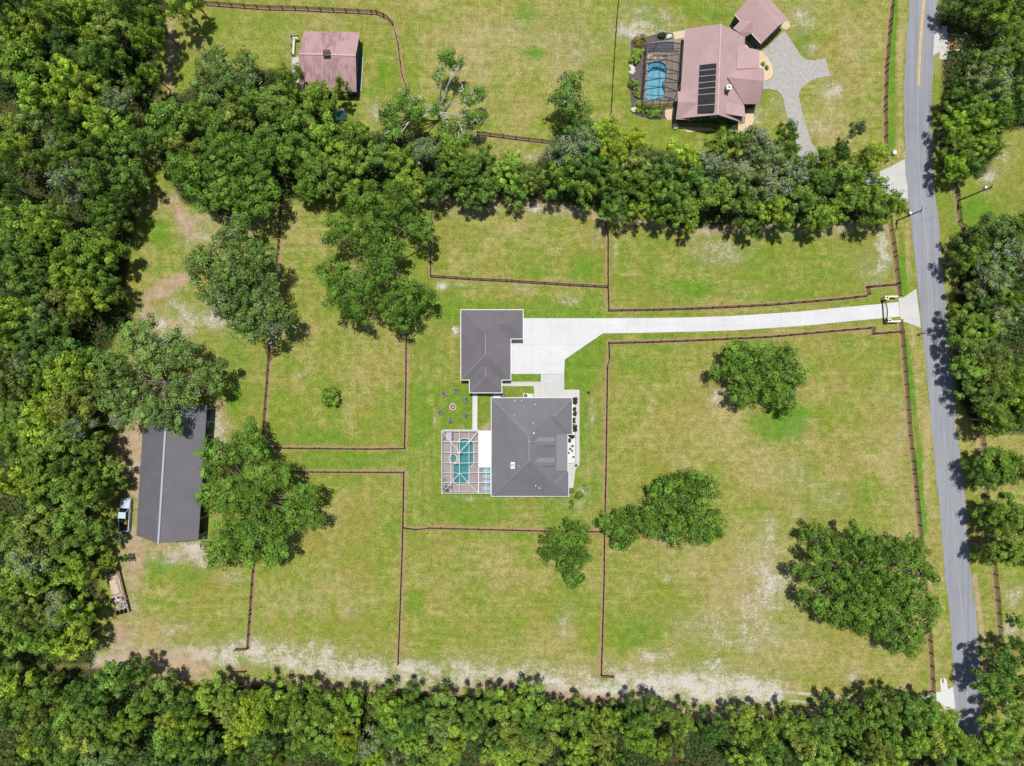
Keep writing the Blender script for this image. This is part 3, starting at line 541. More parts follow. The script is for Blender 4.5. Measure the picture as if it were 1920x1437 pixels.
def rect(a, b, c, d, z):   # survey rect left, top, right, bottom at height z -> world x0,y0,x1,y1
    p, q = P(a, d, z), P(c, b, z); return p.x, p.y, q.x, q.y
def window(parent, c, nrm, w, h, name='window', pane='pane', fm=None, gm=None):
    c = Vector(c); a = math.atan2(nrm[1], nrm[0])
    o = MB(); d = Vector((math.cos(a), math.sin(a), 0)); s = Vector((-d.y, d.x, 0))
    for u, z, ww, hh in ((-w/2, 0, .08, h), (w/2, 0, .08, h), (0, h/2+.04, w+.08, .08), (0, -h/2-.04, w+.16, .08)):
        o.box(c+s*u+Vector((0, 0, z))+d*.03, (.07, ww, hh), a)
    f = o.build(name, fm or M_WTRIM, parent)
    MB().box(c+d*.012, (.03, w-.08, h), a).build(pane, gm or M_GLASS, f); return f
EZ = 3.0
# --- main house
base = P(990, 838, 0)
H = thing('house', 'large charcoal-roofed house with two dormers beside the screened pool', 'house', base)
wallp = W([(925.5, 750.5), (1068.5, 750.5), (1068.5, 811), (1046, 811), (1046, 887), (1062, 887), (1062, 926.5), (925.5, 926.5)], EZ)
MB().prism(wallp, 0, EZ-.1).build('wall', M_WALL, H)
rb = MB(); mx = rect(921, 746, 1061, 931, EZ); hip(rb, *mx, EZ, 0.5)
roof = rb.build('roof', M_GREY, H); add_caps(roof, (1-1, 4, 1))
rb = MB(); hip(rb, *rect(1004-1, 746.2, 1073, 815, EZ), EZ+.02, 0.5); rb.build('wing_roof', M_GREY, roof); add_caps(roof, (3,))
rb = MB(); hip(rb, *rect(1018, 883, 1066.5, 931.3, EZ), EZ+.02, 0.5); rb.build('wing_roof', M_GREY, roof)
def zmain(x, y): x0, y0, x1, y1 = mx; return EZ+0.5*min(x-x0, x1-x, y-y0, y1-y)
pa, pb = P(1043, 815.5, 3.9), P(1043, 883, 3.9)
xe = P(1064, 815, 3.1).x
MB().slab([(pa.x, pa.y, 3.96), (xe, pa.y, 3.22), (xe, pb.y, 3.22), (pb.x, pb.y, 3.96)], .16).build('porch_roof', mat('porch_metal_lit_dormer_grey', (.215, .205, .22), .5, var=.05), H)
for k in range(4):
    y = pa.y-.5-k*(pa.y-pb.y-1)/3; MB().box((xe-.35, y, 1.55), (.18, .18, 3.1)).build('porch_column', M_WTRIM, H)
out_ = W([(921, 746), (1073, 746), (1073, 815), (1064.5, 815), (1064.5, 883), (1066.5, 883), (1066.5, 931), (921, 931)], EZ)
MB().band(out_, .11, EZ-.12, EZ+.05, True).build('gutter', M_WTRIM, H)
for y0, y1 in ((820, 836), (858.6, 874.6)):
    z_e, z_r = 5.45, 5.95; A = P(1040, y0, 5.5); B = P(1040, y1, 5.5); ym = (A.y+B.y)/2; xw = P(996, y0, 5.9).x
    d = MB(); d.slab([(A.x, A.y, z_e), (A.x, ym, z_r), (xw, ym, z_r), (xw+.9, A.y, z_e)], .1); d.slab([(A.x, ym, z_r+.004), (B.x, B.y, z_e), (xw+.9, B.y, z_e), (xw, ym, z_r+.004)], .1)
    dr = d.build('dormer', mat('porch_metal_lit_dormer_grey', (.215, .205, .22), .5, var=.05), roof)  # dormer roofs coloured lighter all over for their sunlit north slopes
    MB().prism([(A.x-.12, A.y-.12), (A.x-.12, B.y+.12), (xw+.6, B.y+.12), (xw+.6, A.y-.12)], 3.6, z_e-.02).build('dormer_wall', M_WALL, H)
    window(H, (A.x-.12, ym, 4.9), (1, 0), .7, .6)
for X, Y, r in ((405, 137, .09), (487, 137, .09), (645, 180, .09), (402, 305, .08), (622, 397, .09), (630, 515, .15), (652, 1130, .11), (695, 1157, .11), (460, 898, .07), (578, 612, .08), (530, 460, .06)):
    qx, qy = 900+X/6.248, 730+Y/6.248; q = P(qx, qy, 4.2); z = zmain(q.x, q.y); q = P(qx, qy, z)
    z = zmain(q.x, q.y); MB().cyl((q.x, q.y, z-.15), r, .42, 10).build('vent_pipe', M_WTRIM, roof)
q = P(961.3, 872.5, 5); z = zmain(q.x, q.y)
vb = MB().box((q.x, q.y, z+.15), (.75, 1.2, .6)).build('roof_vent_box', M_WTRIM, roof)
MB().cyl((q.x-.02, q.y, z+.45), .27, .12, 14).build('vent_ring', M_BLACK, roof)
MB().cyl((q.x-.02, q.y, z+.57), .18, .06, 14).build('vent_cap', M_WTRIM, roof)
y_n = wallp[0].y; x_e = wallp[1].x; x_w = wallp[0].x; y_s = wallp[-1].y
for k in range(4): window(H, (x_w+2+k*2.6, y_n, 1.6), (0, 1), 1.1, 1.3)
for k in range(4): window(H, (x_w+1.8+k*3, y_s, 1.6), (0, -1), 1.2, 1.4)
for yy in (wallp[1].y-1.6, wallp[1].y-4.2): window(H, (x_e, yy, 1.6), (1, 0), 1.2, 1.4)
for yy in (wallp[3].y-1.2, wallp[4].y+1.2): window(H, (wallp[3].x, yy, 1.5), (1, 0), 1.2, 1.5)
dd = MB().box((wallp[3].x+.03, (wallp[3].y+wallp[4].y)/2, 1.1), (.08, 1.1, 2.2)).build('door', mat('dark_wood_door', (.12, .06, .035), .5), H)
MB().box((wallp[3].x+.1, (wallp[3].y+wallp[4].y)/2+.4, 1.05), (.06, .05, .2)).build('handle', M_BLACK, dd)
for k in range(3): window(H, (x_w, wallp[-1].y+2+k*4.4, 1.3), (-1, 0), 1.9, 2.1)
# --- garage
G = thing('garage', 'charcoal-roofed detached garage at the end of the white driveway', 'garage', P(910, 650))
gw = W([(868, 585), (977, 585), (977, 632), (954, 632), (954, 709), (937, 709), (937, 733), (884, 733), (884, 709), (868, 709)], EZ)
MB().prism(gw, 0, EZ-.1).build('wall', M_WALL, G)
rb = MB(); hip(rb, *rect(864, 581, 958, 713, EZ), EZ, 0.5); gr = rb.build('roof', M_GARG, G); add_caps(gr, (0, 1))
rb = MB(); hip(rb, *rect(900, 581.2, 981, 636, EZ), EZ+.02, 0.5); rb.build('wing_roof', M_GARG, gr)
rb = MB(); hip(rb, *rect(880, 664, 941, 737, EZ), EZ+.015, 0.5); rb.build('wing_roof', M_GARG, gr); add_caps(gr, (0, 1))
MB().band(W([(864, 581), (981, 581), (981, 636), (958, 636), (958, 713), (941, 713), (941, 737), (880, 737), (880, 713), (864, 713)], EZ), .11, EZ-.12, EZ+.05, True).build('gutter', M_WTRIM, G)
for yy in (gw[3].y-2, gw[3].y-5.6):
    dr = MB().box((gw[3].x+.03, yy, 1.15), (.08, 2.9, 2.3)).build('garage_door', M_WTRIM, G)
    for k in range(3): MB().box((gw[3].x+.075, yy, .55+k*.58), (.02, 2.8, .03)).build('door_groove', M_WALL, dr)
dr = MB().box(((gw[2].x+gw[3].x)/2, gw[2].y-.03, 1.1), (1.6, .08, 2.2)).build('door', M_WTRIM, G)
MB().box(((gw[2].x+gw[3].x)/2+.6, gw[2].y-.1, 1.05), (.05, .06, .2)).build('handle', M_BLACK, dr)
for k in range(3): window(G, (gw[0].x, gw[0].y-2-k*3.8, 1.6), (-1, 0), 1.1, 1.2)
for k in range(2): window(G, (gw[0].x+2.5+k*4, gw[0].y, 1.6), (0, 1), 1.1, 1.2)
window(G, (gw[7].x+3, gw[7].y, 1.6), (0, -1), 1.1, 1.2)
# --- dark pole barn at the left
BN = thing('pole_barn', 'long dark metal-roofed barn with a pale ridge between two oaks', 'barn', P(322, 885))
EB = 4.0; RB = 7.1
ne, se, sw, nw = P(388, 761.5, EB), P(372, 1012, EB), P(255.6, 1004.4, EB), P(270.5, 754, EB)
rs, rn = P(297, 1019.5, RB), P(313.5, 757, RB)
b = MB(); b.slab([ne, se, rs, rn], .14); b.slab([rn+Vector((0, 0, .004)), rs+Vector((0, 0, .004)), sw, nw], .14); br_ = b.build('roof', M_BARN, BN)
MB().bar(rn+Vector((0, 0, .06)), rs+Vector((0, 0, .06)), .34, .10).build('ridge_cap', M_RIDGE, br_)
def inset(p, c, k): return Vector((p.x+(c.x-p.x)*k, p.y+(c.y-p.y)*k, p.z))
cb = (ne+se+sw+nw)/4; ine, ise, isw, inw = [inset(p, cb, .05) for p in (ne, se, sw, nw)]
wl = MB()
for a, b_ in ((inw, isw), (ine, inw), (isw, ise)): wl.band([a, b_], .12, 0, EB-.2)
wl.band([ine+(ise-ine)*.42, ine+(ise-ine)*.74], .12, 0, EB-.2)
wl.build('wall', M_BWALL, BN)
for a, b_, r_ in ((ine, inw, rn), (ise, isw, rs)):
    g = MB(); m_ = inset(Vector((r_.x, r_.y, RB-.35)), cb, .04)
    ti = [Vector((a.x, a.y, EB-.2)), Vector((b_.x, b_.y, EB-.2)), m_]; off = Vector((0, .1 if a is ine else -.1, 0))
    g.add([p for p in ti]+[p-off for p in ti], [(0, 1, 2), (5, 4, 3), (0, 3, 4, 1), (1, 4, 5, 2), (2, 5, 3, 0)]); g.build('gable', M_BWALL, BN)
for t in (0, .105, .21, .315, .42, .74, .87, 1):
    p = ine+(ise-ine)*t; MB().box((p.x, p.y, EB/2-.08), (.22, .22, EB-.2), R(-3.6)).build('post', mat('weathered_post', (.30, .27, .22), .9), BN)
p = ise+(isw-ise)*.45; MB().box((p.x, p.y-.12, 1.7), (3.0, .08, 3.2), R(3)).build('sliding_door', M_BLACK, BN)
MB().slab([p+Vector((-1.6, -.02, -.55)), p+Vector((1.6, -.02, -.55)), p+Vector((1.6, -.75, -.7)), p+Vector((-1.6, -.75, -.7))], .06).build('door_hood', M_BARN, BN)
M_BLUEG = mat('pale_blue_gate', (.30, .42, .50), .5)
gt = thing('livestock_gate', 'small pale blue metal gate against the east side of the dark barn', 'gate', P(393.5, 795))
for k in range(4): MB().box(P(393.5, 795)+Vector((0, 0, .4+.28*k)), (.06, 1.3, .06)).build('rail', M_BLUEG, gt)
for s in (-.65, .65): MB().box(P(393.5, 795)+Vector((0, s, .75)), (.07, .07, 1.4)).build('post', M_BLUEG, gt)
MB().box(P(393.5, 795)+Vector((-.25, 0, .5)), (.4, 1.1, .9)).build('trough', M_BLUEG, gt)
# --- pink barn
PBn = thing('pink_barn', 'faded red gable-roofed barn with a small cupola at the top left', 'barn', P(615, 120))
e1, e2, e3, e4 = P(570, 58.5, 2.8), P(675, 60.5, 2.8), P(668.5, 172.5, 2.8), P(561.3, 171.5, 2.8)
r1, r2 = P(560, 101.5, 5.6), P(666.8, 104.5, 5.6)
b = MB(); b.slab([e1, e2, r2, r1], .12); b.slab([r1+Vector((0, 0, .004)), r2+Vector((0, 0, .004)), e3, e4], .12); pr = b.build('roof', M_PBARN, PBn)
MB().bar(r1+Vector((0, 0, .05)), r2+Vector((0, 0, .05)), .22, .08).build('ridge_cap', mat('pale_pink_ridge', (.5, .36, .37), .5), pr)
cc = (e1+e2+e3+e4)/4; iw = [inset(p, cc, .09) for p in (e1, e2, e3, e4)]
MB().prism(iw, 0, 2.65).build('wall', M_DARK, PBn)
for a, b_, r_ in ((iw[0], iw[3], r1), (iw[1], iw[2], r2)):
    m_ = Vector((inset(r_, cc, .09).x, (a.y+b_.y)/2, 5.3)); o_ = Vector((.15 if a is iw[0] else -.15, 0, 0)); ti = [Vector((a.x, a.y, 2.5)), Vector((b_.x, b_.y, 2.5)), m_]
    MB().add(ti+[p+o_ for p in ti], [(0, 1, 2), (5, 4, 3), (0, 3, 4, 1), (1, 4, 5, 2), (2, 5, 3, 0)]).build('gable', M_DARK, PBn)
for k in range(3):
    yv = iw[2].y+1.6+k*3; dr = MB().box((iw[2].x+.05, yv, 1.15), (.08, 1.5, 2.3)).build('stall_door', M_BLACK, PBn)
    MB().box((iw[2].x+.1, yv, 1.3), (.03, 1.4, .08)).build('door_brace', M_WTRIM, dr)
window(PBn, (iw[3].x-.01, iw[3].y+3, 1.6), (-1, 0), .8, .8)
q = P(613.2, 101.2, 5.7); cu = MB().box((q.x, q.y, 5.75), (.95, .95, .8)).build('cupola', mat('dark_brown_wood', (.07, .04, .035), .8), pr)
b = MB(); z = 6.1; b.slab([(q.x-.65, q.y+.6, z), (q.x+.65, q.y+.6, z), (q.x+.3, q.y, z+.55), (q.x-.3, q.y, z+.55)], .05); b.slab([(q.x-.3, q.y, z+.554), (q.x+.3, q.y, z+.554), (q.x+.65, q.y-.6, z), (q.x-.65, q.y-.6, z)], .05)
b.add([(q.x-.65, q.y+.6, z), (q.x-.65, q.y-.6, z), (q.x-.3, q.y, z+.55), (q.x+.65, q.y-.6, z), (q.x+.65, q.y+.6, z), (q.x+.3, q.y, z+.55)], [(0, 1, 2), (3, 4, 5)]); b.build('cupola_roof', mat('cupola_roof_brown', (.17, .10, .095), .7), pr)
flat('barn_slab', [(548, 107), (562, 107), (563, 160), (546, 150)], 0.08, M_CONC2, 'concrete slab left of the pink barn')
flat('barn_slab', [(666, 100), (680.5, 98), (679, 160), (674, 183), (600, 183), (600, 165)], 0.06, paving('dark_slab', (.07, .075, .085), (.15, .155, .17), None), 'dark slab right of the pink barn')  # one near-black tone along the barn's east and south sides
MB().bar(P(681, 108)+Vector((0, 0, .1)), P(677, 172)+Vector((0, 0, .1)), .12, .2).build('slab_edge', M_CONC2)
tag(D.objects['slab_edge'], kind='structure')
M_PALE = mat('pale_feed_panel', (.62, .60, .52), .7)
pen = thing('barn_pen', 'small pen with pale posts and rails left of the pink barn', 'pen', P(556, 90))
MB().bar(P(549, 74)+Vector((0, 0, 1.2)), P(563, 74)+Vector((0, 0, 1.2)), .12, .25).build('top_rail', M_BLACK, pen)
MB().bar(P(551.5, 76)+Vector((0, 0, 1.1)), P(562, 76)+Vector((0, 0, 1.1)), .4, .06).build('shelf', M_PALE, pen)
MB().bar(P(554, 77)+Vector((0, 0, .5)), P(552.5, 106)+Vector((0, 0, .5)), .35, .9).build('panel', M_PALE, pen)
for y in (75, 90, 106): MB().box(P(549.5, y)+Vector((0, 0, .7)), (.14, .14, 1.4)).build('post', M_BLACK, pen)
# --- pink house
PH = thing('pink_house', 'faded red metal-roofed house with dark green walls and solar panels at the top right', 'house', P(1350, 145))
V = lambda x, y, z: Vector((x, y, z))
NW, RN, RS, SW, SE, NE = V(31.8, 64.9, 3), V(37.25, 64.1, 6.4), V(36.7, 47.9, 6.4), V(30.5, 48.5, 3), V(42.4, 47.7, 3), V(42.7, 63.6, 3)
b = MB(); b.slab([NW, RN, RS, SW], .18); b.slab([RN+V(0, 0, .004), NE, SE, RS+V(0, 0, .004)], .18)
proof = b.build('roof', M_PINK, PH)
b = MB(); b.slab([V(30.3, 53.4, 3.1), V(32.6, 53.4, 3.1)+V(0, 0, 0), V(34.2, 50.7, 4.75), V(30.0, 50.75, 4.75)], .12); b.slab([V(30.0, 50.75, 4.754), V(34.2, 50.7, 4.754), V(32.6, 48.2, 3.1), V(30.0, 48.3, 3.1)], .12); b.build('west_wing_roof', M_PINK, proof)
MB().add([V(30.35, 53, 3), V(30.05, 48.6, 3), V(30.15, 50.75, 4.6), V(30.55, 53, 3), V(30.25, 48.6, 3), V(30.35, 50.75, 4.6)], [(0, 1, 2), (5, 4, 3), (0, 3, 4, 1), (1, 4, 5, 2), (2, 5, 3, 0)]).build('gable', M_DARK, PH)
MB().slab([V(40.9, 61.3, 4.15), V(45.25, 60.9, 3.25), V(45.2, 57.7, 3.25), V(40.8, 57.0, 4.2)], .15).build('porch_roof', M_PINK, proof)
t0, t1 = V(38.7, 54.9, 5.65), V(45.0, 54.25, 5.65); nE, sE = V(46.1, 57.6, 3.1), V(45.4, 51.1, 3.1); nW, sW = V(40.6, 57.9, 3.35), V(42.6, 51.1, 3.05)
b = MB(); b.slab([t0, t1, nE, nW], .14); b.slab([t0+V(0, 0, .004), t1+V(0, 0, .004), sE, sW], .14); b.slab([t1+V(0, 0, .002), nE, V(46.35, 56.2, 3.1), V(46.0, 54.0, 3.1), sE], .14); b.build('east_wing_roof', M_PINK, proof)
b = MB(); b.slab([V(38.4, 50.4, 5.5), V(42.0, 50.2, 4.75), V(42.2, 48.1, 4.75), V(38.4, 48.4, 5.5)], .12); b.build('shed_dormer', M_PINK, proof)
MB().prism([(39.0, 50.2), (41.9, 50.0), (42.0, 48.4), (39.0, 48.5)], 3.2, 4.7).build('dormer_wall', M_DARK, PH)
MB().prism([(32.4, 64.2), (42.0, 63.0), (42.0, 48.5), (31.0, 49.0)], 0, 2.9).build('wall', M_DARK, PH)
MB().prism([(41.8, 57.2), (45.3, 57.0), (45.0, 51.7), (42.2, 51.7)], 0, 2.95).build('wing_wall', M_DARK, PH)
for a, c_, d_ in ((V(31.2, 48.9, 2.8), V(42.0, 48.4, 2.8), V(36.7, 48.45, 6.0)),):
    MB().add([a, c_, d_, a+V(0, .2, 0), c_+V(0, .2, 0), d_+V(0, .2, 0)], [(0, 1, 2), (5, 4, 3), (0, 3, 4, 1), (1, 4, 5, 2), (2, 5, 3, 0)]).build('gable', M_DARK, PH)
for x in (33.2, 35.4, 38.2): window(PH, (x, 48.88, 1.6), (0, -1), 1.0, 1.2)
window(PH, (36.6, 48.42, 4.3), (0, -1), .9, .9)
for y in (62, 59.5): window(PH, (42.0, y, 1.6), (1, 0), 1.0, 1.2)
dr = MB().box((45.22, 54.5, 1.1), (.08, 1.0, 2.2), R(-3)).build('door', M_WTRIM, PH); MB().box((45.3, 54.9, 1.05), (.05, .05, .2)).build('handle', M_BLACK, dr)
MB().bar(RN+V(0, 0, .05), RS+V(0, 0, .05), .25, .07).build('ridge_cap', mat('pink_ridge', (.50, .32, .32), .5), proof)
MB().bar(NW+V(-.05, 0, -.05), V(31.0, 53.5, 2.95), .12, .12).build('gutter', mat('grey_gutter', (.30, .33, .36), .5), PH)
wn_ = (RN-NW).cross(SW-NW).normalized(); wn_ = wn_ if wn_.z > 0 else -wn_
A, B, C_, E_ = [hit(x, y, NW, wn_) for x, y in ((1312, 122), (1343.7, 118.5), (1340, 211), (1308.4, 213.5))]
sp = D.objects.new('solar_array', None); COL.objects.link(sp); sp.parent = PH
cuts = [0, .125, .245, .375, .495, .62, .84, 1.0]
for k in range(len(cuts)-1):
    t0_, t1_ = cuts[k]+.008, cuts[k+1]-.008; q = [A+(E_-A)*t0_, B+(C_-B)*t0_, B+(C_-B)*t1_, A+(E_-A)*t1_]
    MB().slab([p+wn_*.10 for p in q], .06).build('solar_panel', M_SOLAR, sp)
    if k: MB().bar(A+(E_-A)*cuts[k]+wn_*.13, B+(C_-B)*cuts[k]+wn_*.13, .09, .05).build('panel_rail', mat('panel_rail_grey', (.42, .38, .38), .5), sp)
ch = MB().box((38.55, 52.55, 6.1), (.75, .75, 1.7)).build('chimney', mat('grey_chimney', (.16, .17, .18), .8), proof)
MB().box((38.55, 52.55, 7.0), (.88, .88, .12)).build('chimney_cap', M_WTRIM, proof); MB().cyl((38.55, 52.55, 7.061), .16, .1, 12).build('flue', M_BLACK, proof)
# --- pink garage (turned 45 degrees)
PG = thing('pink_garage', 'faded red roofed garage set at an angle at the top edge by the pebbled drive', 'garage', P(1430, 35))
w_, s_, e_ = P(1376.8, 27.1, 3), P(1427, 82.3, 3), P(1477.6, 36.2, 3); n_ = w_+(e_-s_)
rse = V((s_.x+e_.x)/2, (s_.y+e_.y)/2, 5.1); rnw = V((w_.x+n_.x)/2, (w_.y+n_.y)/2, 5.1)
b = MB(); b.slab([w_, s_, rse, rnw], .16); b.slab([rnw+V(0, 0, .004), rse+V(0, 0, .004), e_, n_], .16); gro = b.build('roof', M_PINKG, PG)
cg = (w_+s_+e_+n_)/4; ig = [inset(p, cg, .07) for p in (w_, s_, e_, n_)]; MB().prism(ig, 0, 2.85).build('wall', mat('grey_green_wall', (.075, .10, .105), .75), PG)
for a, b_, r_ in ((ig[1], ig[2], rse), (ig[0], ig[3], rnw)):
    m_ = inset(V(r_.x, r_.y, 4.85), cg, .07); sgn = (cg-m_); sgn.z = 0; sgn = sgn.normalized()*.15; ti = [V(a.x, a.y, 2.7), V(b_.x, b_.y, 2.7), m_]
    MB().add(ti+[p+sgn for p in ti], [(0, 1, 2), (5, 4, 3), (0, 3, 4, 1), (1, 4, 5, 2), (2, 5, 3, 0)]).build('gable', mat('grey_green_wall', (.075, .10, .105), .75), PG)
ang = math.atan2(ig[2].y-ig[1].y, ig[2].x-ig[1].x)
for t in (.27, .72):
    p = ig[1]+(ig[2]-ig[1])*t; MB().box((p.x+.04, p.y-.05, 1.1), (2.3, .08, 2.2), ang).build('garage_door', mat('slate_door', (.12, .14, .15), .5), PG)
MB().band([w_, s_], .12, 2.8, 3.02).build('gutter', M_WTRIM, PG)
b = MB(); f1, f2 = P(1374.5, 53, 3), P(1396.5, 70, 3); g1, g2 = P(1388, 39.5, 3.1), P(1411, 61.5, 3.1); h1, h2 = P(1385.5, 61, 4.1), P(1411, 39.5, 4.3)
b.slab([f1, h1, h2, g1], .12); b.slab([h1+V(0, 0, .004), f2, g2, h2+V(0, 0, .004)], .12)
bz = tag(thing('breezeway', None, None, P(1394, 55)), 'small gabled roof linking the pink house to its angled garage', 'breezeway'); b.build('roof', M_PINKG, bz)
for q in (f1, f2, P(1390, 45, 3), P(1408, 60, 3)): MB().box((inset(q, P(1394, 55, 3), .15).x, inset(q, P(1394, 55, 3), .15).y, 1.45), (.15, .15, 2.9)).build('post', M_WTRIM, bz)

# ------------------------------------------------------------------ pools and screen cages
pool1 = [(862.5, 826), (866, 823.5), (872, 823), (878, 824), (881, 827.5), (885.5, 829), (887.5, 832), (887.5, 869), (880, 876.5), (878.8, 880), (878.8, 900), (876, 904), (872, 907.5), (858, 907.8), (853, 904), (850, 899), (850, 872), (857.5, 869.3), (861.3, 867), (862, 852), (859, 848), (858.5, 832), (860, 829.5)]
ang12 = [2*math.pi*k/20 for k in range(20)]
spa1 = [(850+6.6*math.cos(a), 859.5+7*math.sin(a)) for a in ang12]
pool2 = [(1215, 135), (1214, 122), (1218, 117.5), (1228, 115.5), (1238, 116), (1245, 119), (1249.5, 124), (1250.5, 132), (1251, 138), (1247, 145), (1243.5, 151), (1244, 158), (1248, 166), (1247, 176), (1244, 184), (1230, 187.5), (1214, 187), (1210.5, 183), (1211.5, 160)]
deck1 = [(827.5, 807), (921, 807), (921, 926), (827.5, 926)]
deck2 = [(1213, 82), (1290, 70), (1284, 172), (1270, 174), (1270, 196), (1206, 195)]
def grow(poly, k):
    cx = sum(p[0] for p in poly)/len(poly); cy = sum(p[1] for p in poly)/len(poly); n = len(poly); out = []
    for i in range(n):
        a, b_, c_ = Vector(poly[i-1]), Vector(poly[i]), Vector(poly[(i+1) % n]); d1 = (b_-a).normalized(); d2 = (c_-b_).normalized()
        nn = (Vector((d1.y, -d1.x))+Vector((d2.y, -d2.x))); nn = nn.normalized() if nn.length > 1e-6 else Vector((0, 0)); out.append((b_.x+nn.x*k, b_.y+nn.y*k))
    return out
def area(p): return sum(p[i][0]*p[(i+1) % len(p)][1]-p[(i+1) % len(p)][0]*p[i][1] for i in range(len(p)))/2
def build_pool(poly, deckz, depth, m_in, m_w, m_cope, label, loc, steps=None, name='swimming_pool', cope=1.6):
    if area(poly) < 0: poly = poly[::-1]
    t = thing(name, label, 'pool' if name != 'spa' else 'spa', P(*loc)); n = len(poly); w = W(poly)
    b_ = MB(); vs = [(p.x, p.y, deckz-.01) for p in w]+[(p.x, p.y, -depth) for p in w]
    b_.add(vs, [(k, (k+1) % n, n+(k+1) % n, n+k) for k in range(n)]+[tuple(n+k for k in range(n))]); b_.build('basin', m_in, t)
    MB().add([(p.x, p.y, deckz-.10) for p in w], [tuple(range(n))[::-1]]).build('water', m_w, t)
    o_ = W(grow(poly, cope)); i_ = W(grow(poly, -.15)); c_ = MB(); zt = deckz+.05
    vs = [(p.x, p.y, zt) for p in o_]+[(p.x, p.y, zt) for p in i_]+[(p.x, p.y, deckz-.05) for p in o_]+[(p.x, p.y, deckz-.12) for p in i_]
    fs = []
    for k in range(n):
        j = (k+1) % n; fs += [(k, j, n+j, n+k), (k, 2*n+k, 2*n+j, j), (n+k, n+j, 3*n+j, 3*n+k)]
    c_.add(vs, fs); c_.build('coping', m_cope, t); return t
M_TEAL = mat('teal_pool_plaster', (0.055, 0.26, 0.29), 0.6, var=0.12, scale=0.8); M_TEAL2 = mat('spa_plaster', (0.12, 0.27, 0.28), 0.6, var=0.15, scale=2)
M_BLUE = mat('blue_pool_plaster', (0.20, 0.48, 0.60), 0.6, var=0.10, scale=0.8); M_LED = mat('dark_blue_pool_step', (0.06, 0.30, 0.46), 0.6, var=0.1)
M_W1 = water_mat('teal_pool_water', (0.84, 0.96, 0.95)); M_W2 = water_mat('blue_pool_water', (0.88, 0.97, 1.0))
M_COPE = mat('white_coping', (.60, .58, .56), .7)
flat('pool_deck', deck1, 0.08, M_DECK, 'beige paver deck around the teal pool', holes=[pool1, spa1])
flat('pool_deck', deck2, 0.08, M_DECK2, 'brown paver deck around the bright blue pool', holes=[pool2])
GROUND_HOLES += [grow(pool1 if area(pool1) > 0 else pool1[::-1], 3.5), grow(spa1 if area(spa1) > 0 else spa1[::-1], 3.5), grow(pool2 if area(pool2) > 0 else pool2[::-1], 3.5)]
build_pool(pool1, .08, 1.3, M_TEAL, M_W1, M_COPE, 'teal curved swimming pool under the white screen cage', (868, 866))
pt = build_pool(spa1, .30, .8, M_TEAL2, M_W1, M_COPE, 'round raised spa with a pale rim beside the teal pool', (850, 859.5), name='spa', cope=1.9)
p2 = build_pool(pool2, .08, 1.2, M_BLUE, M_W2, mat('tan_coping', (.45, .36, .28), .8), 'bright blue pool under the dark screen cage of the pink house', (1230, 152), cope=1.2)
MB().prism(W([(1215.5, 134), (1215, 122.5), (1219, 118.6), (1228, 116.6), (1238, 117), (1244, 120), (1248.5, 125), (1249, 131), (1243, 127), (1234, 123.5), (1224, 124)]), -1.1, -.35).build('step', M_LED, p2)
GROUND = make_ground(GROUND_HOLES)
# white cage
CG = thing('pool_cage', 'white framed screen cage over the teal pool of the main house', 'pool cage', P(862, 866))
X0, Y1 = P(828.3, 925.3, 2.8).x, P(828, 925.3, 2.8).y; X1, Y0 = P(897, 808, 2.8).x, P(897, 808, 2.8).y
def zc(x, y): return 2.8+.34*max(0, min(x-X0, X1-x, (Y0-y)*.86, (y-Y1)*.86))
xs = [P(v, 808, 3.1).x for v in (845.7, 862, 879.6)]; xs = [X0]+xs+[X1]; ys = [Y0]+[P(828, v, 3.2).y for v in (828, 848.3, 867.8, 886.6, 905.4)]+[Y1]
def beam(a, b_, w=.08, par=CG, m=M_WTRIM): MB().bar(a, b_, w, .13).build('beam', m, par)
for x in xs:
    pl = [V(x, y, zc(x, y)) for y in ys]; mb = MB()
    for a, b_ in zip(pl[:-1], pl[1:]): mb.bar(a, b_, .07, .11)
    mb.build('beam', M_WTRIM, CG)
for y in ys:
    pl = [V(x, y, zc(x, y)+.012) for x in xs]; mb = MB()
    for a, b_ in zip(pl[:-1], pl[1:]): mb.bar(a, b_, .07, .11)
    mb.build('beam', M_WTRIM, CG)
xm = xs[2]
for cx, cy, ry in ((X0, Y0, ys[2]), (X1, Y0, ys[2]), (X0, Y1, ys[4]), (X1, Y1, ys[4])): beam(V(cx, cy, 2.83), V(xm, ry, zc(xm, ry)+.03))
for x in xs:
    for y in (Y0, Y1): MB().box((x, y, 1.42), (.1, .1, 2.66)).build('post', M_WTRIM, CG)
for y in ys[1:-1]: MB().box((X0, y, 1.42), (.1, .1, 2.66)).build('post', M_WTRIM, CG)
for z in (.25, 1.1):
    MB().band([(X1, Y0), (X0, Y0), (X0, Y1), (X1, Y1)], .06, z-.04, z+.04).build('rail', M_WTRIM, CG)
s_ = MB(); R1, R2 = V(xm, ys[2], zc(xm, ys[2])-.06), V(xm, ys[4], zc(xm, ys[4])-.06); c4 = [V(X0, Y0, 2.74), V(X1, Y0, 2.74), V(X1, Y1, 2.74), V(X0, Y1, 2.74)]
s_.add(c4+[R1, R2], [(0, 1, 4), (1, 2, 5, 4), (2, 3, 5), (3, 0, 4, 5)])
s_.add([V(X0, Y0, .1), V(X1, Y0, .1), V(X1, Y1, .1), V(X0, Y1, .1), V(X0, Y0, 2.7), V(X1, Y0, 2.7), V(X1, Y1, 2.7), V(X0, Y1, 2.7)], [(0, 1, 5, 4), (3, 0, 4, 7), (2, 3, 7, 6)]); s_.build('screen', M_SCR, CG)
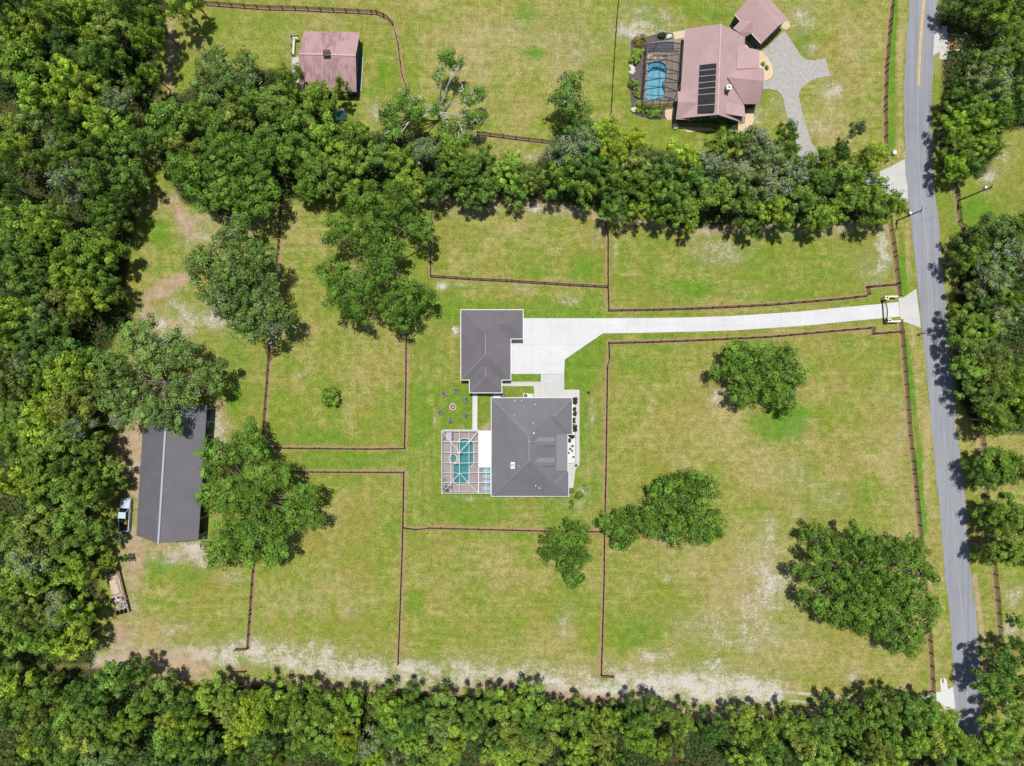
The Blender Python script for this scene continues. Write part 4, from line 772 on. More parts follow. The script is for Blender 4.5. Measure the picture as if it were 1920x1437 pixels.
# flat covered lanai and its small cage
LN = thing('lanai', 'flat white patio roof between the pool cage and the main house', 'patio roof', P(909, 842))
a, b_ = P(897.6, 808, 2.95), P(920.6, 876, 2.95); MB().prism([(a.x, a.y), (b_.x, a.y), (b_.x, b_.y), (a.x, b_.y)], 2.8, 2.95).build('roof', mat('white_roof_panel', (.72, .73, .74), .5, var=.04), LN)
for y in (a.y-.15, (a.y+b_.y)/2, b_.y+.15): MB().box((a.x+.15, y, 1.43), (.14, .14, 2.7)).build('post', M_WTRIM, LN)
SC = thing('small_screen_cage', 'small flat white screen enclosure over the blue loungers', 'screen cage', P(909, 901))
a, b_ = P(898, 877.3, 2.8), P(920.3, 925.3, 2.8); xm2 = P(911.5, 877, 2.8).x
for x in (a.x, xm2, b_.x): MB().bar((x, a.y, 2.8), (x, b_.y, 2.8), .10, .13).build('beam', M_WTRIM, SC)
for y in (a.y, P(0, 886.6, 2.8).y, P(0, 905.4, 2.8).y, b_.y): MB().bar((a.x, y, 2.815), (b_.x, y, 2.815), .10, .13).build('beam', M_WTRIM, SC)
for y in (a.y, b_.y): MB().box((a.x, y, 1.4), (.1, .1, 2.65)).build('post', M_WTRIM, SC)
MB().add([(a.x, a.y, 2.74), (b_.x, a.y, 2.74), (b_.x, b_.y, 2.74), (a.x, b_.y, 2.74)], [(0, 1, 2, 3)]).build('screen', M_SCR, SC)
# bronze cage of the pink house
C2 = thing('pool_cage', 'dark bronze framed screen cage over the bright blue pool', 'pool cage', P(1240, 135))
zt = 2.9; zr = 4.2
wl_ = [P(1214, 83, zt), P(1211.5, 120, zt), P(1210.5, 134.5, zt), P(1209.5, 152, zt), P(1208, 168, zt), P(1206, 193, zt)]
rd_ = [P(1250, 79, zr), P(1249.5, 112, zr), P(1248.5, 129, zr), P(1247.5, 146.5, zr), P(1246.5, 163, zr), P(1245.5, 182, zr)]
er_ = [P(1281, 83, zt), P(1278, 120, zt), P(1278, 137, zt), P(1277.5, 154, zt), P(1271, 172, zt), P(1266, 187, zt)]
for L_ in (wl_, rd_, er_):
    mb = MB(); [mb.bar(x, y, .11, .16) for x, y in zip(L_[:-1], L_[1:])]; mb.build('beam', M_BRONZE, C2)
for x, y, z in zip(wl_, rd_, er_):
    mb = MB(); mb.bar(x+V(0, 0, .01), y+V(0, 0, .01), .10, .16); mb.bar(y+V(0, 0, .012), z+V(0, 0, .012), .10, .16); mb.build('beam', M_BRONZE, C2)
    MB().box((x.x, x.y, zt/2), (.12, .12, zt)).build('post', M_BRONZE, C2)
for t in (.33, .66):
    for La, Lb in ((wl_, rd_), (rd_, er_)):
        q = [u+(v-u)*t+V(0, 0, .005) for u, v in zip(La, Lb)]; mb = MB(); [mb.bar(x, y, .045, .06) for x, y in zip(q[:-1], q[1:])]; mb.build('purlin', M_BRONZE, C2)
for q in (wl_[0]+(rd_[0]-wl_[0])*.5, wl_[-1]+(rd_[-1]-wl_[-1])*.5, rd_[-1]+(er_[-1]-rd_[-1])*.5): MB().box((q.x, q.y, q.z/2), (.09, .09, q.z)).build('post', M_BRONZE, C2)
for a, b_ in ((wl_[0], er_[0]), (wl_[0], wl_[-1]), (wl_[-1], er_[-1])):
    for z in (.3, 1.2): MB().bar((a.x, a.y, z), (b_.x, b_.y, z), .06, .10).build('rail', M_BRONZE, C2)
s_ = MB(); n6 = len(wl_); dn = V(0, 0, -.09)
s_.add([p+dn for p in wl_+rd_+er_], [(i, i+1, n6+i+1, n6+i) for i in range(n6-1)]+[(n6+i, n6+i+1, 2*n6+i+1, 2*n6+i) for i in range(n6-1)])
s_.add([p+dn for p in wl_]+[V(p.x, p.y, .1) for p in wl_], [(i, i+1, n6+i+1, n6+i) for i in range(n6-1)])
for e in (0, -1): s_.add([wl_[e]+dn, rd_[e]+dn, er_[e]+dn, V(er_[e].x, er_[e].y, .1), V(wl_[e].x, wl_[e].y, .1)], [(0, 1, 2, 3, 4)])
s_.build('screen', M_SCR2, C2)
flat('dark_deck_patch', [(1214.5, 84), (1263, 78), (1264, 96), (1214.5, 98.5)], 0.11, paving('dark_patch', (.06, .065, .075), (.12, .125, .14), None), 'dark patch at the north end of the bronze cage')  # near-black sheet over the deck's north end
# ------------------------------------------------------------------ trees
def leaf_material(name, trans=0.14):
    m, nt, outn = nodes(name)
    oi = N(nt, 'ShaderNodeObjectInfo'); at = N(nt, 'ShaderNodeAttribute', attribute_name='tint'); p = pos(nt)
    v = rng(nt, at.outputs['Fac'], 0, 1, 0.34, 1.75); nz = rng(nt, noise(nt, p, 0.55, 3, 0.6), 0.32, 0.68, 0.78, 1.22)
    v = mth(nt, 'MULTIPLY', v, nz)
    c0 = oi.outputs['Color']
    warm = mix(nt, rng(nt, noise(nt, p, 0.28, 3, 0.6), 0.45, 0.7, 0, 0.30), c0, mix(nt, 1.0, c0, (1.22, 1.08, 0.75), 'MULTIPLY'))
    sc = N(nt, 'ShaderNodeVectorMath', operation='SCALE'); nt.links.new(warm, sc.inputs[0]); nt.links.new(v, sc.inputs['Scale'])
    d = N(nt, 'ShaderNodeBsdfPrincipled'); nt.links.new(sc.outputs[0], d.inputs['Base Color']); d.inputs['Roughness'].default_value = .6; d.inputs['Specular IOR Level'].default_value = .12
    t = N(nt, 'ShaderNodeBsdfTranslucent'); tc = mix(nt, 1.0, sc.outputs[0], (1.25, 1.25, 0.6), 'MULTIPLY'); nt.links.new(tc, t.inputs[0])
    x = N(nt, 'ShaderNodeMixShader'); x.inputs[0].default_value = trans
    nt.links.new(d.outputs[0], x.inputs[1]); nt.links.new(t.outputs[0], x.inputs[2]); nt.links.new(x.outputs[0], outn.inputs[0]); return m
M_LEAF = leaf_material('oak_foliage')
M_BARK = mat('grey_bark', (0.20, 0.175, 0.15), 0.9, var=0.3, scale=2)
M_PALEB = mat('pale_lichen_bark', (0.50, 0.49, 0.45), 0.9, var=0.3, scale=2)
M_MOSS = mat('spanish_moss_grey', (0.30, 0.34, 0.22), 0.9, var=0.3, scale=2)
def quads_mesh(name, C, Nn, size, tint, rg, m):
    """leaf clusters: one small bent diamond per entry (centre C, normal Nn)"""
    n = len(C); Nn = Nn/np.linalg.norm(Nn, axis=1, keepdims=True)
    a = np.cross(Nn, rg.normal(size=(n, 3))); a /= np.linalg.norm(a, axis=1, keepdims=True)+1e-9; b = np.cross(Nn, a)
    s = size[:, None]; w = (size*rg.uniform(.55, .9, n))[:, None]
    Vv = np.stack([C-a*s*.5, C+b*w*.5+Nn*s*.10, C+a*s*.5, C-b*w*.5-Nn*s*.10], 1).reshape(-1, 3)
    me = D.meshes.new(name); me.vertices.add(4*n); me.vertices.foreach_set('co', Vv.ravel().astype(np.float32))
    me.loops.add(4*n); me.loops.foreach_set('vertex_index', np.arange(4*n, dtype=np.int32))
    me.polygons.add(n); me.polygons.foreach_set('loop_start', np.arange(0, 4*n, 4, dtype=np.int32)); me.update(calc_edges=True)
    at = me.attributes.new('tint', 'FLOAT', 'FACE'); at.data.foreach_set('value', tint.astype(np.float32))
    me.materials.append(m); return me
def sphere_pts(n, rg, zmin=-.3):
    z = rg.uniform(zmin, 1, n); a = rg.uniform(0, 2*math.pi, n); r = np.sqrt(1-z*z); return np.stack([r*np.cos(a), r*np.sin(a), z], 1)
def foliage(lobes, seed, leaf=.30, dens=1.0, clump=(.40, .70), zmin=-.3):
    """lobes: (x, y, z, rx, rz). Each lobe is covered with small clumps, each clump with leaf faces."""
    rg = np.random.default_rng(seed); L = np.array(lobes, float); Cs = []; Ns = []; Ts = []; Ss = []
    for i, (x, y, z, r, rz) in enumerate(L):
        area_ = 2*math.pi*r*r*(1-zmin)*.75; nc = max(4, int(area_/(clump[0]+clump[1])**2/1.05*dens)); d = sphere_pts(nc, rg, zmin)
        rad = rg.uniform(.80, 1.10, nc); cc = np.array([x, y, z])+d*np.array([r, r, rz])*rad[:, None]
        keep = np.ones(nc, bool)
        for j, (x2, y2, z2, r2, rz2) in enumerate(L):
            if j != i: q = (cc-np.array([x2, y2, z2]))/np.array([r2, r2, rz2]); keep &= (q**2).sum(1) > .70
        cc = cc[keep]; d = d[keep]; k = len(cc)
        if not k: continue
        cr = rg.uniform(clump[0], clump[1], k); lt = rg.uniform(.25, .65); ct = np.clip(lt+rg.uniform(-.18, .18, k), 0, 1); nl = 56
        e = sphere_pts(k*nl, rg, -.45).reshape(k, nl, 3); sh = rg.uniform(.72, 1.06, (k, nl, 1))
        pp = cc[:, None, :]+e*sh*cr[:, None, None]*np.array([1, 1, .8])
        Cs.append(pp.reshape(-1, 3)); Ns.append((e*.75+d[:, None, :]*.65+rg.normal(size=(k, nl, 3))*.27+np.array([0, 0, .12])).reshape(-1, 3))
        Ts.append(np.clip(ct[:, None]+rg.normal(0, .13, (k, nl)), 0, 1).ravel()); Ss.append(rg.uniform(.7, 1.35, k*nl)*leaf)
        m_ = int(area_*5.0); f = sphere_pts(m_, rg, -.9)*rg.uniform(.3, .8, (m_, 1))   # inner leaves, tinted darker to paint the shade inside the crown
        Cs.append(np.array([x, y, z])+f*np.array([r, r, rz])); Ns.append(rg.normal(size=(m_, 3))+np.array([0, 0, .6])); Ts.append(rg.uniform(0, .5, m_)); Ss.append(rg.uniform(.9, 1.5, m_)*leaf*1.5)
    return np.concatenate(Cs), np.concatenate(Ns), np.concatenate(Ss), np.concatenate(Ts), rg
def branch_mesh(lobes, seed, base=(0, 0, 0), r0=.35, fork=.33, out=.75, twigs=0, name='trunk'):
    rd = random.Random(seed); mb = MB(); H = max(l[2] for l in lobes); bx, by, bz = base; zf = bz+(H-bz)*fork
    mb.tube([(bx, by, bz-.3), (bx+.05, by, bz+.4), (bx, by, zf)], [r0*1.5, r0*1.05, r0*.8], 8)
    for (x, y, z, r, rz) in lobes:
        d = Vector((x-bx, y-by, 0)); e = Vector((x, y, z+rz*(out-.6))); s = Vector((bx, by, zf-rd.uniform(0, .8)))
        m1 = s+(e-s)*.45+Vector((rd.uniform(-.4, .4), rd.uniform(-.4, .4), rd.uniform(.2, .9))); rr_0 = r0*.5*min(1, r/2.2)
        mb.tube([s, m1, e], [rr_0, rr_0*.65, rr_0*.3], 6)
        for k in range(twigs):
            a = rd.uniform(0, 6.28); t = rd.uniform(.35, 1.0); st = m1+(e-m1)*t; el = rd.uniform(.1, .9)
            tip = Vector((x, y, z))+Vector((math.cos(a)*r*math.cos(el), math.sin(a)*r*math.cos(el), rz*math.sin(el)*1.08))
            mid = (st+tip)/2+Vector((rd.uniform(-.3, .3), rd.uniform(-.3, .3), rd.uniform(-.1, .4))); mb.tube([st, mid, tip], [.13, .09, .05], 5, False)
            for q in range(2):
                b2 = mid+(tip-mid)*rd.uniform(.1, .8); mb.tube([b2, b2+Vector((rd.uniform(-.9, .9), rd.uniform(-.9, .9), rd.uniform(.0, .5)))], [.05, .02], 4, False)
    return mb
def auto_lobes(seed, R_, H, flat_=.5, n=None):
    """an oak crown of radius R_ and height H: overlapping uneven domes"""
    rd = random.Random(seed); n = n or rd.randint(9, 14); L = []; ang = rd.uniform(0, 6.28); el = rd.uniform(.78, 1.0)
    for i in range(n):
        t = math.sqrt((i+.5)/n); a = ang+i*2.399963+rd.uniform(-.35, .35); r = R_*rd.uniform(.22, .38)*(1.05-.25*t)
        q = max(0, R_*t*rd.uniform(.86, 1.08)-r*.7*t); z = H*(.84-.26*t*t)-r*.5+rd.uniform(-1.6, 1.0)
        L.append((math.cos(a)*q, math.sin(a)*q*el, z, r, r*rd.uniform(.62, .85)))
    return L
TONES = {   # leaf albedo by kind
 'dark green': (0.132, 0.240, 0.044), 'mid green': (0.200, 0.330, 0.052), 'bright green': (0.275, 0.425, 0.052), 'yellow-green': (0.365, 0.495, 0.055), 'grey-green': (0.215, 0.315, 0.090), 'olive': (0.255, 0.335, 0.065)}
def break_up(lobes, seed):
    """each big limb's dome becomes a handful of steep leafy heads with deep gaps between them"""
    rd = random.Random(seed*3+5); out = []
    order = sorted(lobes, key=lambda l: -l[2])
    for (x, y, z, r, rz) in order:
        n = max(4, int((r/1.25)**2*6.0)); a0 = rd.uniform(0, 6.28)
        for i in range(n):
            t = math.sqrt((i+.5)/n)*.92; a = a0+i*2.399963+rd.uniform(-.3, .3); h = rd.uniform(.26, .44)*min(r, 3.2)+.18; h = max(.7, min(1.75, h))
            px__, py__ = x+math.cos(a)*t*(r-h*.45), y+math.sin(a)*t*(r-h*.45); zz = z+rz*math.sqrt(max(0, 1-(t*.95)**2))-h*.7+rd.uniform(-.9, .45)
            if any(math.hypot(px__-o[0], py__-o[1]) < .60*(h+o[3]) and abs(zz-o[2]) < 2.5 for o in out): continue
            out.append((px__, py__, zz, h, h*rd.uniform(.95, 1.35)))
    for (x, y, z, r, rz) in lobes: out.append((x, y, z-.9, r*.62, rz*.55))
    return out
def moss_for(lobes, seed, parent, amount=1.0):
    rg = np.random.default_rng(seed+77); Cs = []; Ns = []
    for (x, y, z, r, rz) in lobes:
        if rg.random() > .75*amount: continue
        k = int(6*amount)+2; d = sphere_pts(k, rg, .15); cc = np.array([x, y, z])+d*np.array([r, r, rz])*1.07; nl = 26
        e = rg.normal(size=(k, nl, 3))*np.array([.42, .42, .22]); Cs.append((cc[:, None, :]+e).reshape(-1, 3)); Ns.append((rg.normal(size=(k, nl, 3))+np.array([0, 0, .3])).reshape(-1, 3))
    if not Cs: return
    C = np.concatenate(Cs); n = len(C); me = quads_mesh('moss', C, np.concatenate(Ns), rg.uniform(.16, .38, n), rg.uniform(0, 1, n), rg, M_MOSS)
    o = D.objects.new('moss', me); COL.objects.link(o); o.parent = parent; o['kind'] = 'stuff'; return o
def make_tree(lobes, seed, loc, label, tone, leaf=.30, dens=1.0, bark=None, twigs=0, moss=0.0, group=None, cat='tree', name='oak_tree', trunk_base=(0, 0, 0), r0=.35, clump=(.40, .70), jitter=True, split=True):
    t = thing(name, label, cat, loc, group=group)
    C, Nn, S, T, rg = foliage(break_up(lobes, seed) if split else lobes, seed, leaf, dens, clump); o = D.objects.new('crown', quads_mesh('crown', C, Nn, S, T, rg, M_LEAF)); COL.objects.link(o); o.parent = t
    rd = random.Random(seed); k = rd.uniform(.9, 1.12) if jitter else 1; o.color = (*[min(1, c*k) for c in TONES[tone]], 1)
    branch_mesh(lobes, seed, trunk_base, r0, twigs=twigs, out=.95 if twigs else .75).build('trunk', bark or M_BARK, t, world=False)
    if moss: moss_for(lobes, seed, t, moss)
    return t
def px_tree(circ, H, label, tone, seed, **kw):
    """a surveyed crown: circles (photo px centre and radius) lifted to their own height"""
    cx = sum(c[0]*c[2] for c in circ)/sum(c[2] for c in circ); cy = sum(c[1]*c[2] for c in circ)/sum(c[2] for c in circ)
    Rm = max(math.hypot(c[0]-cx, c[1]-cy)+c[2] for c in circ); b0 = P(cx, cy, H*.5); loc = Vector((b0.x, b0.y, 0)); L = []; rd = random.Random(seed)
    for c in circ:
        t = min(1, math.hypot(c[0]-cx, c[1]-cy)/Rm); r = c[2]*.1*1.03; z = H*(.90-.24*t*t)-r*.55+rd.uniform(-1.3, .7); z = max(z, r*.7)
        p = P(c[0], c[1], z); L.append((p.x-loc.x, p.y-loc.y, z, r, r*rd.uniform(.7, .9)))
    extra = []
    for (x, y, z, r, rz) in L:      # secondary bulges so the outline stays uneven
        for k in range(1):
            a = rd.uniform(0, 6.28); r2 = r*rd.uniform(.38, .5); extra.append((x+math.cos(a)*(r-r2*.35), y+math.sin(a)*(r-r2*.35), z-rd.uniform(-.2, .35)*r, r2, r2*.8))
    return make_tree(L+extra, seed, loc, label, tone, **kw)
TONES['soft green'] = (0.165, 0.270, 0.062); TONES['lone green'] = (0.140, 0.262, 0.036)
BIG = [
 ([(430, 455, 34), (395, 500, 42), (440, 520, 44), (490, 485, 30), (490, 550, 40), (440, 575, 40), (475, 608, 30), (515, 585, 26), (405, 555, 28), (535, 605, 16), (452, 430, 22)], 14.5, 'broad dark oak standing over the left end of the long fence', 'soft green', dict(moss=.5, twigs=1)),
 ([(370, 330, 40), (425, 290, 42), (480, 300, 42), (430, 345, 48), (490, 345, 32), (395, 380, 28), (470, 385, 34), (340, 310, 26)], 14.5, 'large dense oak just above the dirt clearing on the left', 'lone green', {}),
 ([(690, 385, 40), (745, 385, 42), (790, 425, 32), (640, 425, 28), (622, 440, 18), (635, 520, 34), (640, 555, 30), (700, 450, 44), (690, 545, 40), (755, 560, 42), (712, 505, 32), (740, 590, 20), (785, 545, 28), (665, 585, 20)], 14, 'very large spreading oak left of the garage, touching the upper wood', 'lone green', {}),
 ([(470, 838, 40), (405, 850, 32), (400, 880, 28), (425, 925, 44), (480, 920, 42), (525, 890, 34), (555, 960, 36), (500, 985, 44), (440, 1000, 44), (415, 1032, 30), (515, 1025, 32), (580, 925, 22), (590, 975, 18), (470, 1045, 22)], 13, 'large full oak over the right edge of the dark barn', 'lone green', {}),
 ([(265, 640, 38), (215, 690, 38), (290, 680, 30), (345, 665, 34), (385, 705, 34), (345, 730, 30), (250, 745, 42), (300, 775, 34), (195, 740, 30), (405, 690, 18), (325, 790, 20), (235, 780, 22)], 13.5, 'mossy wide oak overhanging the top of the dark barn', 'soft green', dict(moss=.6, twigs=2, dens=.95)),
 ([(1378, 668, 32), (1368, 690, 26), (1425, 672, 36), (1462, 672, 28), (1485, 698, 26), (1405, 715, 40), (1450, 725, 38), (1470, 755, 22), (1385, 740, 24), (1345, 690, 12)], 8.5, 'rounded dark green oak alone in the upper part of the big right paddock', 'lone green', {}),
 ([(1250, 915, 34), (1290, 905, 34), (1325, 925, 24), (1240, 950, 28), (1285, 960, 40), (1335, 985, 22), (1310, 1000, 22), (1265, 1000, 24), (1225, 920, 16), (1228, 985, 24), (1345, 1000, 12)], 8, 'wide dark oak in the middle of the big right paddock', 'lone green', {}),
 ([(1180, 965, 22), (1148, 988, 24), (1175, 1005, 24), (1205, 980, 24), (1130, 985, 12), (1165, 1018, 14)], 6.5, 'smaller oak joined to the left side of the wide paddock oak', 'lone green', {}),
 ([(1075, 992, 22), (1042, 1010, 24), (1060, 1035, 32), (1085, 1048, 26), (1072, 1080, 20), (1088, 1018, 20), (1035, 1040, 18), (1080, 1095, 10)], 6.5, 'oval leafy tree on the fence line below the main house', 'lone green', {}),
 ([(1535, 1005, 24), (1570, 1035, 34), (1620, 1030, 36), (1675, 1030, 30), (1715, 1035, 30), (1735, 1075, 22), (1650, 1090, 46), (1595, 1095, 42), (1700, 1120, 36), (1560, 1140, 30), (1640, 1150, 38), (1700, 1180, 34), (1605, 1150, 30), (1745, 1135, 20), (1500, 1075, 16), (1515, 1110, 14), (1675, 1200, 22), (1705, 1215, 16), (1545, 1075, 22), (1525, 1130, 18), (1535, 1045, 24), (1570, 1165, 18), (1640, 1180, 24), (1740, 1160, 14), (1600, 1000, 18)], 11, 'very large spreading oak at the lower right beside the road', 'lone green', dict(twigs=1, moss=.15)),
 ([(838, 112, 18), (820, 145, 9), (862, 118, 10), (878, 183, 18), (898, 170, 12), (760, 190, 24), (735, 215, 22), (785, 210, 18), (740, 245, 18), (895, 225, 16), (845, 250, 24), (815, 205, 12), (870, 262, 14)], 10.5, 'gnarled thin oak with bare pale limbs in the top pasture', 'lone green', dict(dens=.7, twigs=2, bark=M_PALEB, moss=.2)),
 ([(1070, 160, 26), (1065, 195, 30), (1085, 215, 24), (1080, 240, 26), (1045, 180, 16)], 10, 'oak reaching up from the middle wood into the top pasture', 'dark green', dict(moss=.3, twigs=1)),
 ([(412, 115, 26), (385, 145, 24), (430, 150, 24), (460, 120, 22), (468, 160, 18), (400, 175, 18)], 10, 'airy soft green oak left of the pink barn', 'soft green', dict(dens=.75, twigs=2, moss=.2)),
]
for i, (circ, H, lab, tone, kw) in enumerate(BIG): px_tree(circ, H, lab, tone, 100+i, leaf=.235, **kw)
px_tree([(619, 742, 13), (614, 736, 8), (626, 748, 8), (613, 750, 8), (627, 737, 8)], 3.2, 'small solitary round bush in the left middle paddock', 'mid green', 300, leaf=.2, clump=(.25, .40), dens=1.3, split=False, cat='bush', name='round_bush', r0=.12)

# templates for the woods: crown, trunk and limbs (and moss on some)
TPL = []
for i in range(11):
    mossy = i in (8, 9, 10); Hh = 11.0; t = make_tree(auto_lobes(500+i, 4.6, Hh), 500+i, (0, 0, 0), None, 'mid green', leaf=.25, dens=.8 if mossy else 1.0, twigs=(3 if mossy else 0), bark=M_PALEB if mossy else M_BARK, moss=.45 if mossy else 0, jitter=False, r0=.28)
    TPL.append((t, mossy))
used = [False]*len(TPL); ALLT = []
ZN = {'left': 'left wood', 'low': 'lower wood', 'belt': 'middle belt of trees', 'right': 'roadside trees on the right', 'extra': 'trees'}
def place_tree(px_, py_, r, H, tone, zone, seed, mossy=None, label=None, cat='tree'):
    rd = random.Random(seed*7+1); opts = [i for i, (t, m_) in enumerate(TPL) if m_ == bool(mossy)]; i = rd.choice(opts); src = TPL[i][0]
    if not used[i]: t = src; used[i] = True
    else: t = copy_tree(src)
    s = r*.1/4.45; p = P(px_, py_, H*.68); H *= 1.15; t.location = (p.x, p.y, 0); t.rotation_euler = (0, 0, rd.uniform(0, 6.28)); t.scale = (s, s*rd.uniform(.88, 1.12), H/11.0)
    k = rd.uniform(.82, 1.2); c = TONES[tone]
    for ch in t.children:
        if ch.name.startswith('crown'): ch.color = (c[0]*k*rd.uniform(.92, 1.1), c[1]*k, c[2]*k*rd.uniform(.85, 1.2), 1)
    size = 'small' if r < 24 else ('large' if r > 36 else 'medium')
    ALLT.append((t, px_, py_, size, tone, bool(mossy), zone, label, r)); lb = None
    tag(t, lb, cat, group={'left': 'trees of the left wood', 'low': 'trees of the lower wood', 'belt': 'trees of the middle belt', 'right': 'trees along the right side of the road'}[zone]); t.name = 'wood_tree'
    return t
BELT_T = [(465, 195, 34, 11, 'mid green'), (545, 150, 30, 10, 'mid green'), (515, 205, 40, 11, 'mid green'), (440, 215, 38, 11, 'olive'), (375, 215, 30, 11, 'mid green'), (320, 225, 38, 12, 'mid green'), (280, 265, 34, 12, 'dark green'), (600, 185, 34, 10, 'bright green'), (640, 165, 16, 9, 'bright green'), (560, 235, 36, 11, 'mid green'), (610, 255, 36, 11, 'bright green'), (660, 262, 34, 10, 'mid green'), (680, 250, 18, 8, 'bright green'), (545, 290, 38, 11, 'mid green'), (500, 265, 32, 12, 'mid green'),
 (600, 320, 40, 11, 'mid green'), (655, 310, 32, 11, 'bright green'), (575, 350, 26, 9, 'mid green'), (640, 350, 30, 10, 'mid green'), (420, 240, 34, 12, 'mid green'), (350, 280, 26, 12, 'olive'), (705, 300, 34, 10, 'mid green'), (750, 300, 30, 10, 'bright green'), (800, 285, 32, 10, 'grey-green', 1), (845, 290, 34, 11, 'mid green'), (770, 345, 36, 10, 'bright green'), (820, 345, 34, 10, 'dark green'), (870, 330, 36, 11, 'mid green'), (905, 300, 26, 9, 'mid green'), (915, 350, 34, 9, 'dark green'), (955, 320, 34, 9, 'bright green'), (965, 355, 28, 8, 'mid green'), (1000, 340, 26, 8, 'mid green'), (875, 365, 24, 8, 'mid green'), (900, 380, 18, 6, 'dark green'),
 (1060, 290, 36, 11, 'grey-green', 1), (1050, 330, 34, 11, 'mid green'), (1100, 265, 26, 10, 'grey-green', 1), (1135, 250, 30, 9, 'yellow-green'), (1150, 285, 32, 9, 'yellow-green'), (1105, 320, 34, 11, 'dark green'), (1090, 355, 30, 10, 'mid green'), (1145, 340, 34, 11, 'mid green'), (1150, 385, 34, 10, 'dark green'), (1190, 260, 22, 8, 'yellow-green'), (1195, 305, 34, 10, 'olive'), (1205, 350, 36, 11, 'mid green'), (1195, 395, 26, 9, 'bright green'), (1245, 320, 32, 10, 'dark green'), (1265, 290, 28, 8, 'yellow-green'), (1290, 300, 26, 9, 'yellow-green'), (1255, 365, 34, 11, 'mid green'), (1240, 400, 24, 9, 'mid green'), (1285, 395, 32, 9, 'bright green'), (1290, 425, 18, 7, 'bright green'),
 (1305, 345, 34, 11, 'dark green'), (1345, 270, 30, 10, 'bright green'), (1340, 310, 34, 11, 'grey-green', 1), (1345, 365, 36, 11, 'mid green'), (1385, 330, 34, 11, 'grey-green', 1), (1375, 270, 26, 10, 'mid green'), (1410, 275, 32, 11, 'grey-green', 1), (1440, 300, 34, 11, 'grey-green', 1), (1395, 385, 36, 11, 'mid green'), (1430, 350, 36, 11, 'grey-green', 1), (1450, 395, 32, 10, 'bright green'), (1475, 280, 26, 10, 'mid green'), (1475, 250, 22, 9, 'dark green'), (1480, 330, 36, 11, 'grey-green', 1), (1500, 375, 36, 11, 'mid green'), (1535, 310, 32, 10, 'mid green'), (1530, 350, 32, 10, 'dark green'), (1540, 400, 32, 9, 'bright green'), (1525, 425, 20, 7, 'mid green'), (1570, 290, 22, 9, 'dark green'), (1580, 330, 34, 10, 'mid green'), (1590, 375, 38, 10, 'mid green'), (1640, 290, 26, 8, 'yellow-green'), (1615, 300, 24, 9, 'mid green'), (1635, 360, 34, 10, 'bright green'), (1640, 400, 30, 10, 'mid green'), (1672, 385, 26, 9, 'bright green'), (1605, 245, 16, 8, 'grey-green', 1), (1470, 420, 20, 8, 'mid green'), (1410, 430, 18, 7, 'dark green')]
RIGHT_T = [(1795, 12, 24, 8, 'dark green'), (1825, 10, 30, 11, 'dark green'), (1870, 20, 34, 11, 'mid green'), (1915, 30, 34, 12, 'bright green'), (1895, 70, 30, 11, 'mid green'), (1850, 35, 22, 7, 'dark green'), (1862, 118, 26, 10, 'grey-green', 1), (1885, 110, 34, 11, 'mid green'), (1915, 130, 30, 11, 'olive'), (1798, 158, 22, 7, 'dark green'), (1820, 150, 30, 10, 'olive', 1), (1865, 165, 34, 11, 'mid green', 1), (1905, 190, 34, 11, 'dark green'), (1785, 185, 26, 9, 'dark green'), (1815, 200, 34, 11, 'mid green'), (1780, 235, 28, 10, 'bright green'), (1830, 235, 34, 11, 'bright green'), (1865, 225, 26, 10, 'mid green'), (1785, 275, 30, 10, 'mid green'), (1825, 275, 30, 10, 'bright green'), (1860, 280, 22, 8, 'mid green'), (1775, 315, 26, 10, 'bright green'), (1805, 315, 26, 9, 'dark green'),
 (1815, 450, 30, 10, 'dark green'), (1860, 435, 34, 11, 'grey-green'), (1905, 430, 32, 11, 'mid green'), (1800, 485, 30, 11, 'dark green'), (1845, 480, 32, 11, 'mid green', 1), (1890, 480, 36, 11, 'grey-green', 1), (1915, 520, 30, 11, 'mid green', 1), (1860, 525, 32, 11, 'grey-green', 1), (1810, 545, 26, 9, 'olive'), (1835, 570, 30, 10, 'dark green'), (1880, 560, 30, 10, 'mid green'), (1795, 600, 30, 10, 'mid green'), (1830, 615, 32, 10, 'bright green'), (1870, 600, 28, 9, 'grey-green', 1), (1915, 590, 24, 9, 'olive', 1), (1800, 650, 32, 11, 'mid green'), (1845, 655, 32, 11, 'grey-green'), (1810, 695, 34, 11, 'mid green'), (1855, 700, 34, 11, 'olive'), (1895, 700, 32, 11, 'mid green'), (1830, 740, 32, 11, 'dark green'), (1870, 745, 34, 11, 'mid green'), (1910, 745, 32, 11, 'bright green'), (1870, 790, 32, 11, 'mid green'), (1905, 785, 28, 10, 'dark green'), (1840, 775, 20, 9, 'dark green'),
 (1836, 885, 34, 9, 'dark green'), (1872, 875, 36, 10, 'mid green'), (1905, 880, 30, 10, 'mid green'), (1845, 965, 31, 9, 'dark green'), (1888, 965, 36, 10, 'dark green'), (1915, 985, 32, 10, 'mid green'), (1842, 1030, 24, 9, 'dark green'), (1882, 1022, 34, 10, 'mid green'), (1912, 1040, 26, 10, 'mid green'), (1912, 1165, 13, 3, 'bright green'),
 (1875, 1240, 30, 11, 'dark green'), (1912, 1225, 28, 11, 'mid green'), (1865, 1285, 32, 11, 'mid green'), (1905, 1285, 34, 11, 'mid green'), (1900, 1335, 34, 11, 'mid green'), (1880, 1380, 34, 11, 'bright green'), (1915, 1400, 30, 11, 'olive'), (1850, 1400, 30, 10, 'mid green'), (1855, 1435, 30, 10, 'bright green'), (1895, 1440, 30, 10, 'grey-green')]
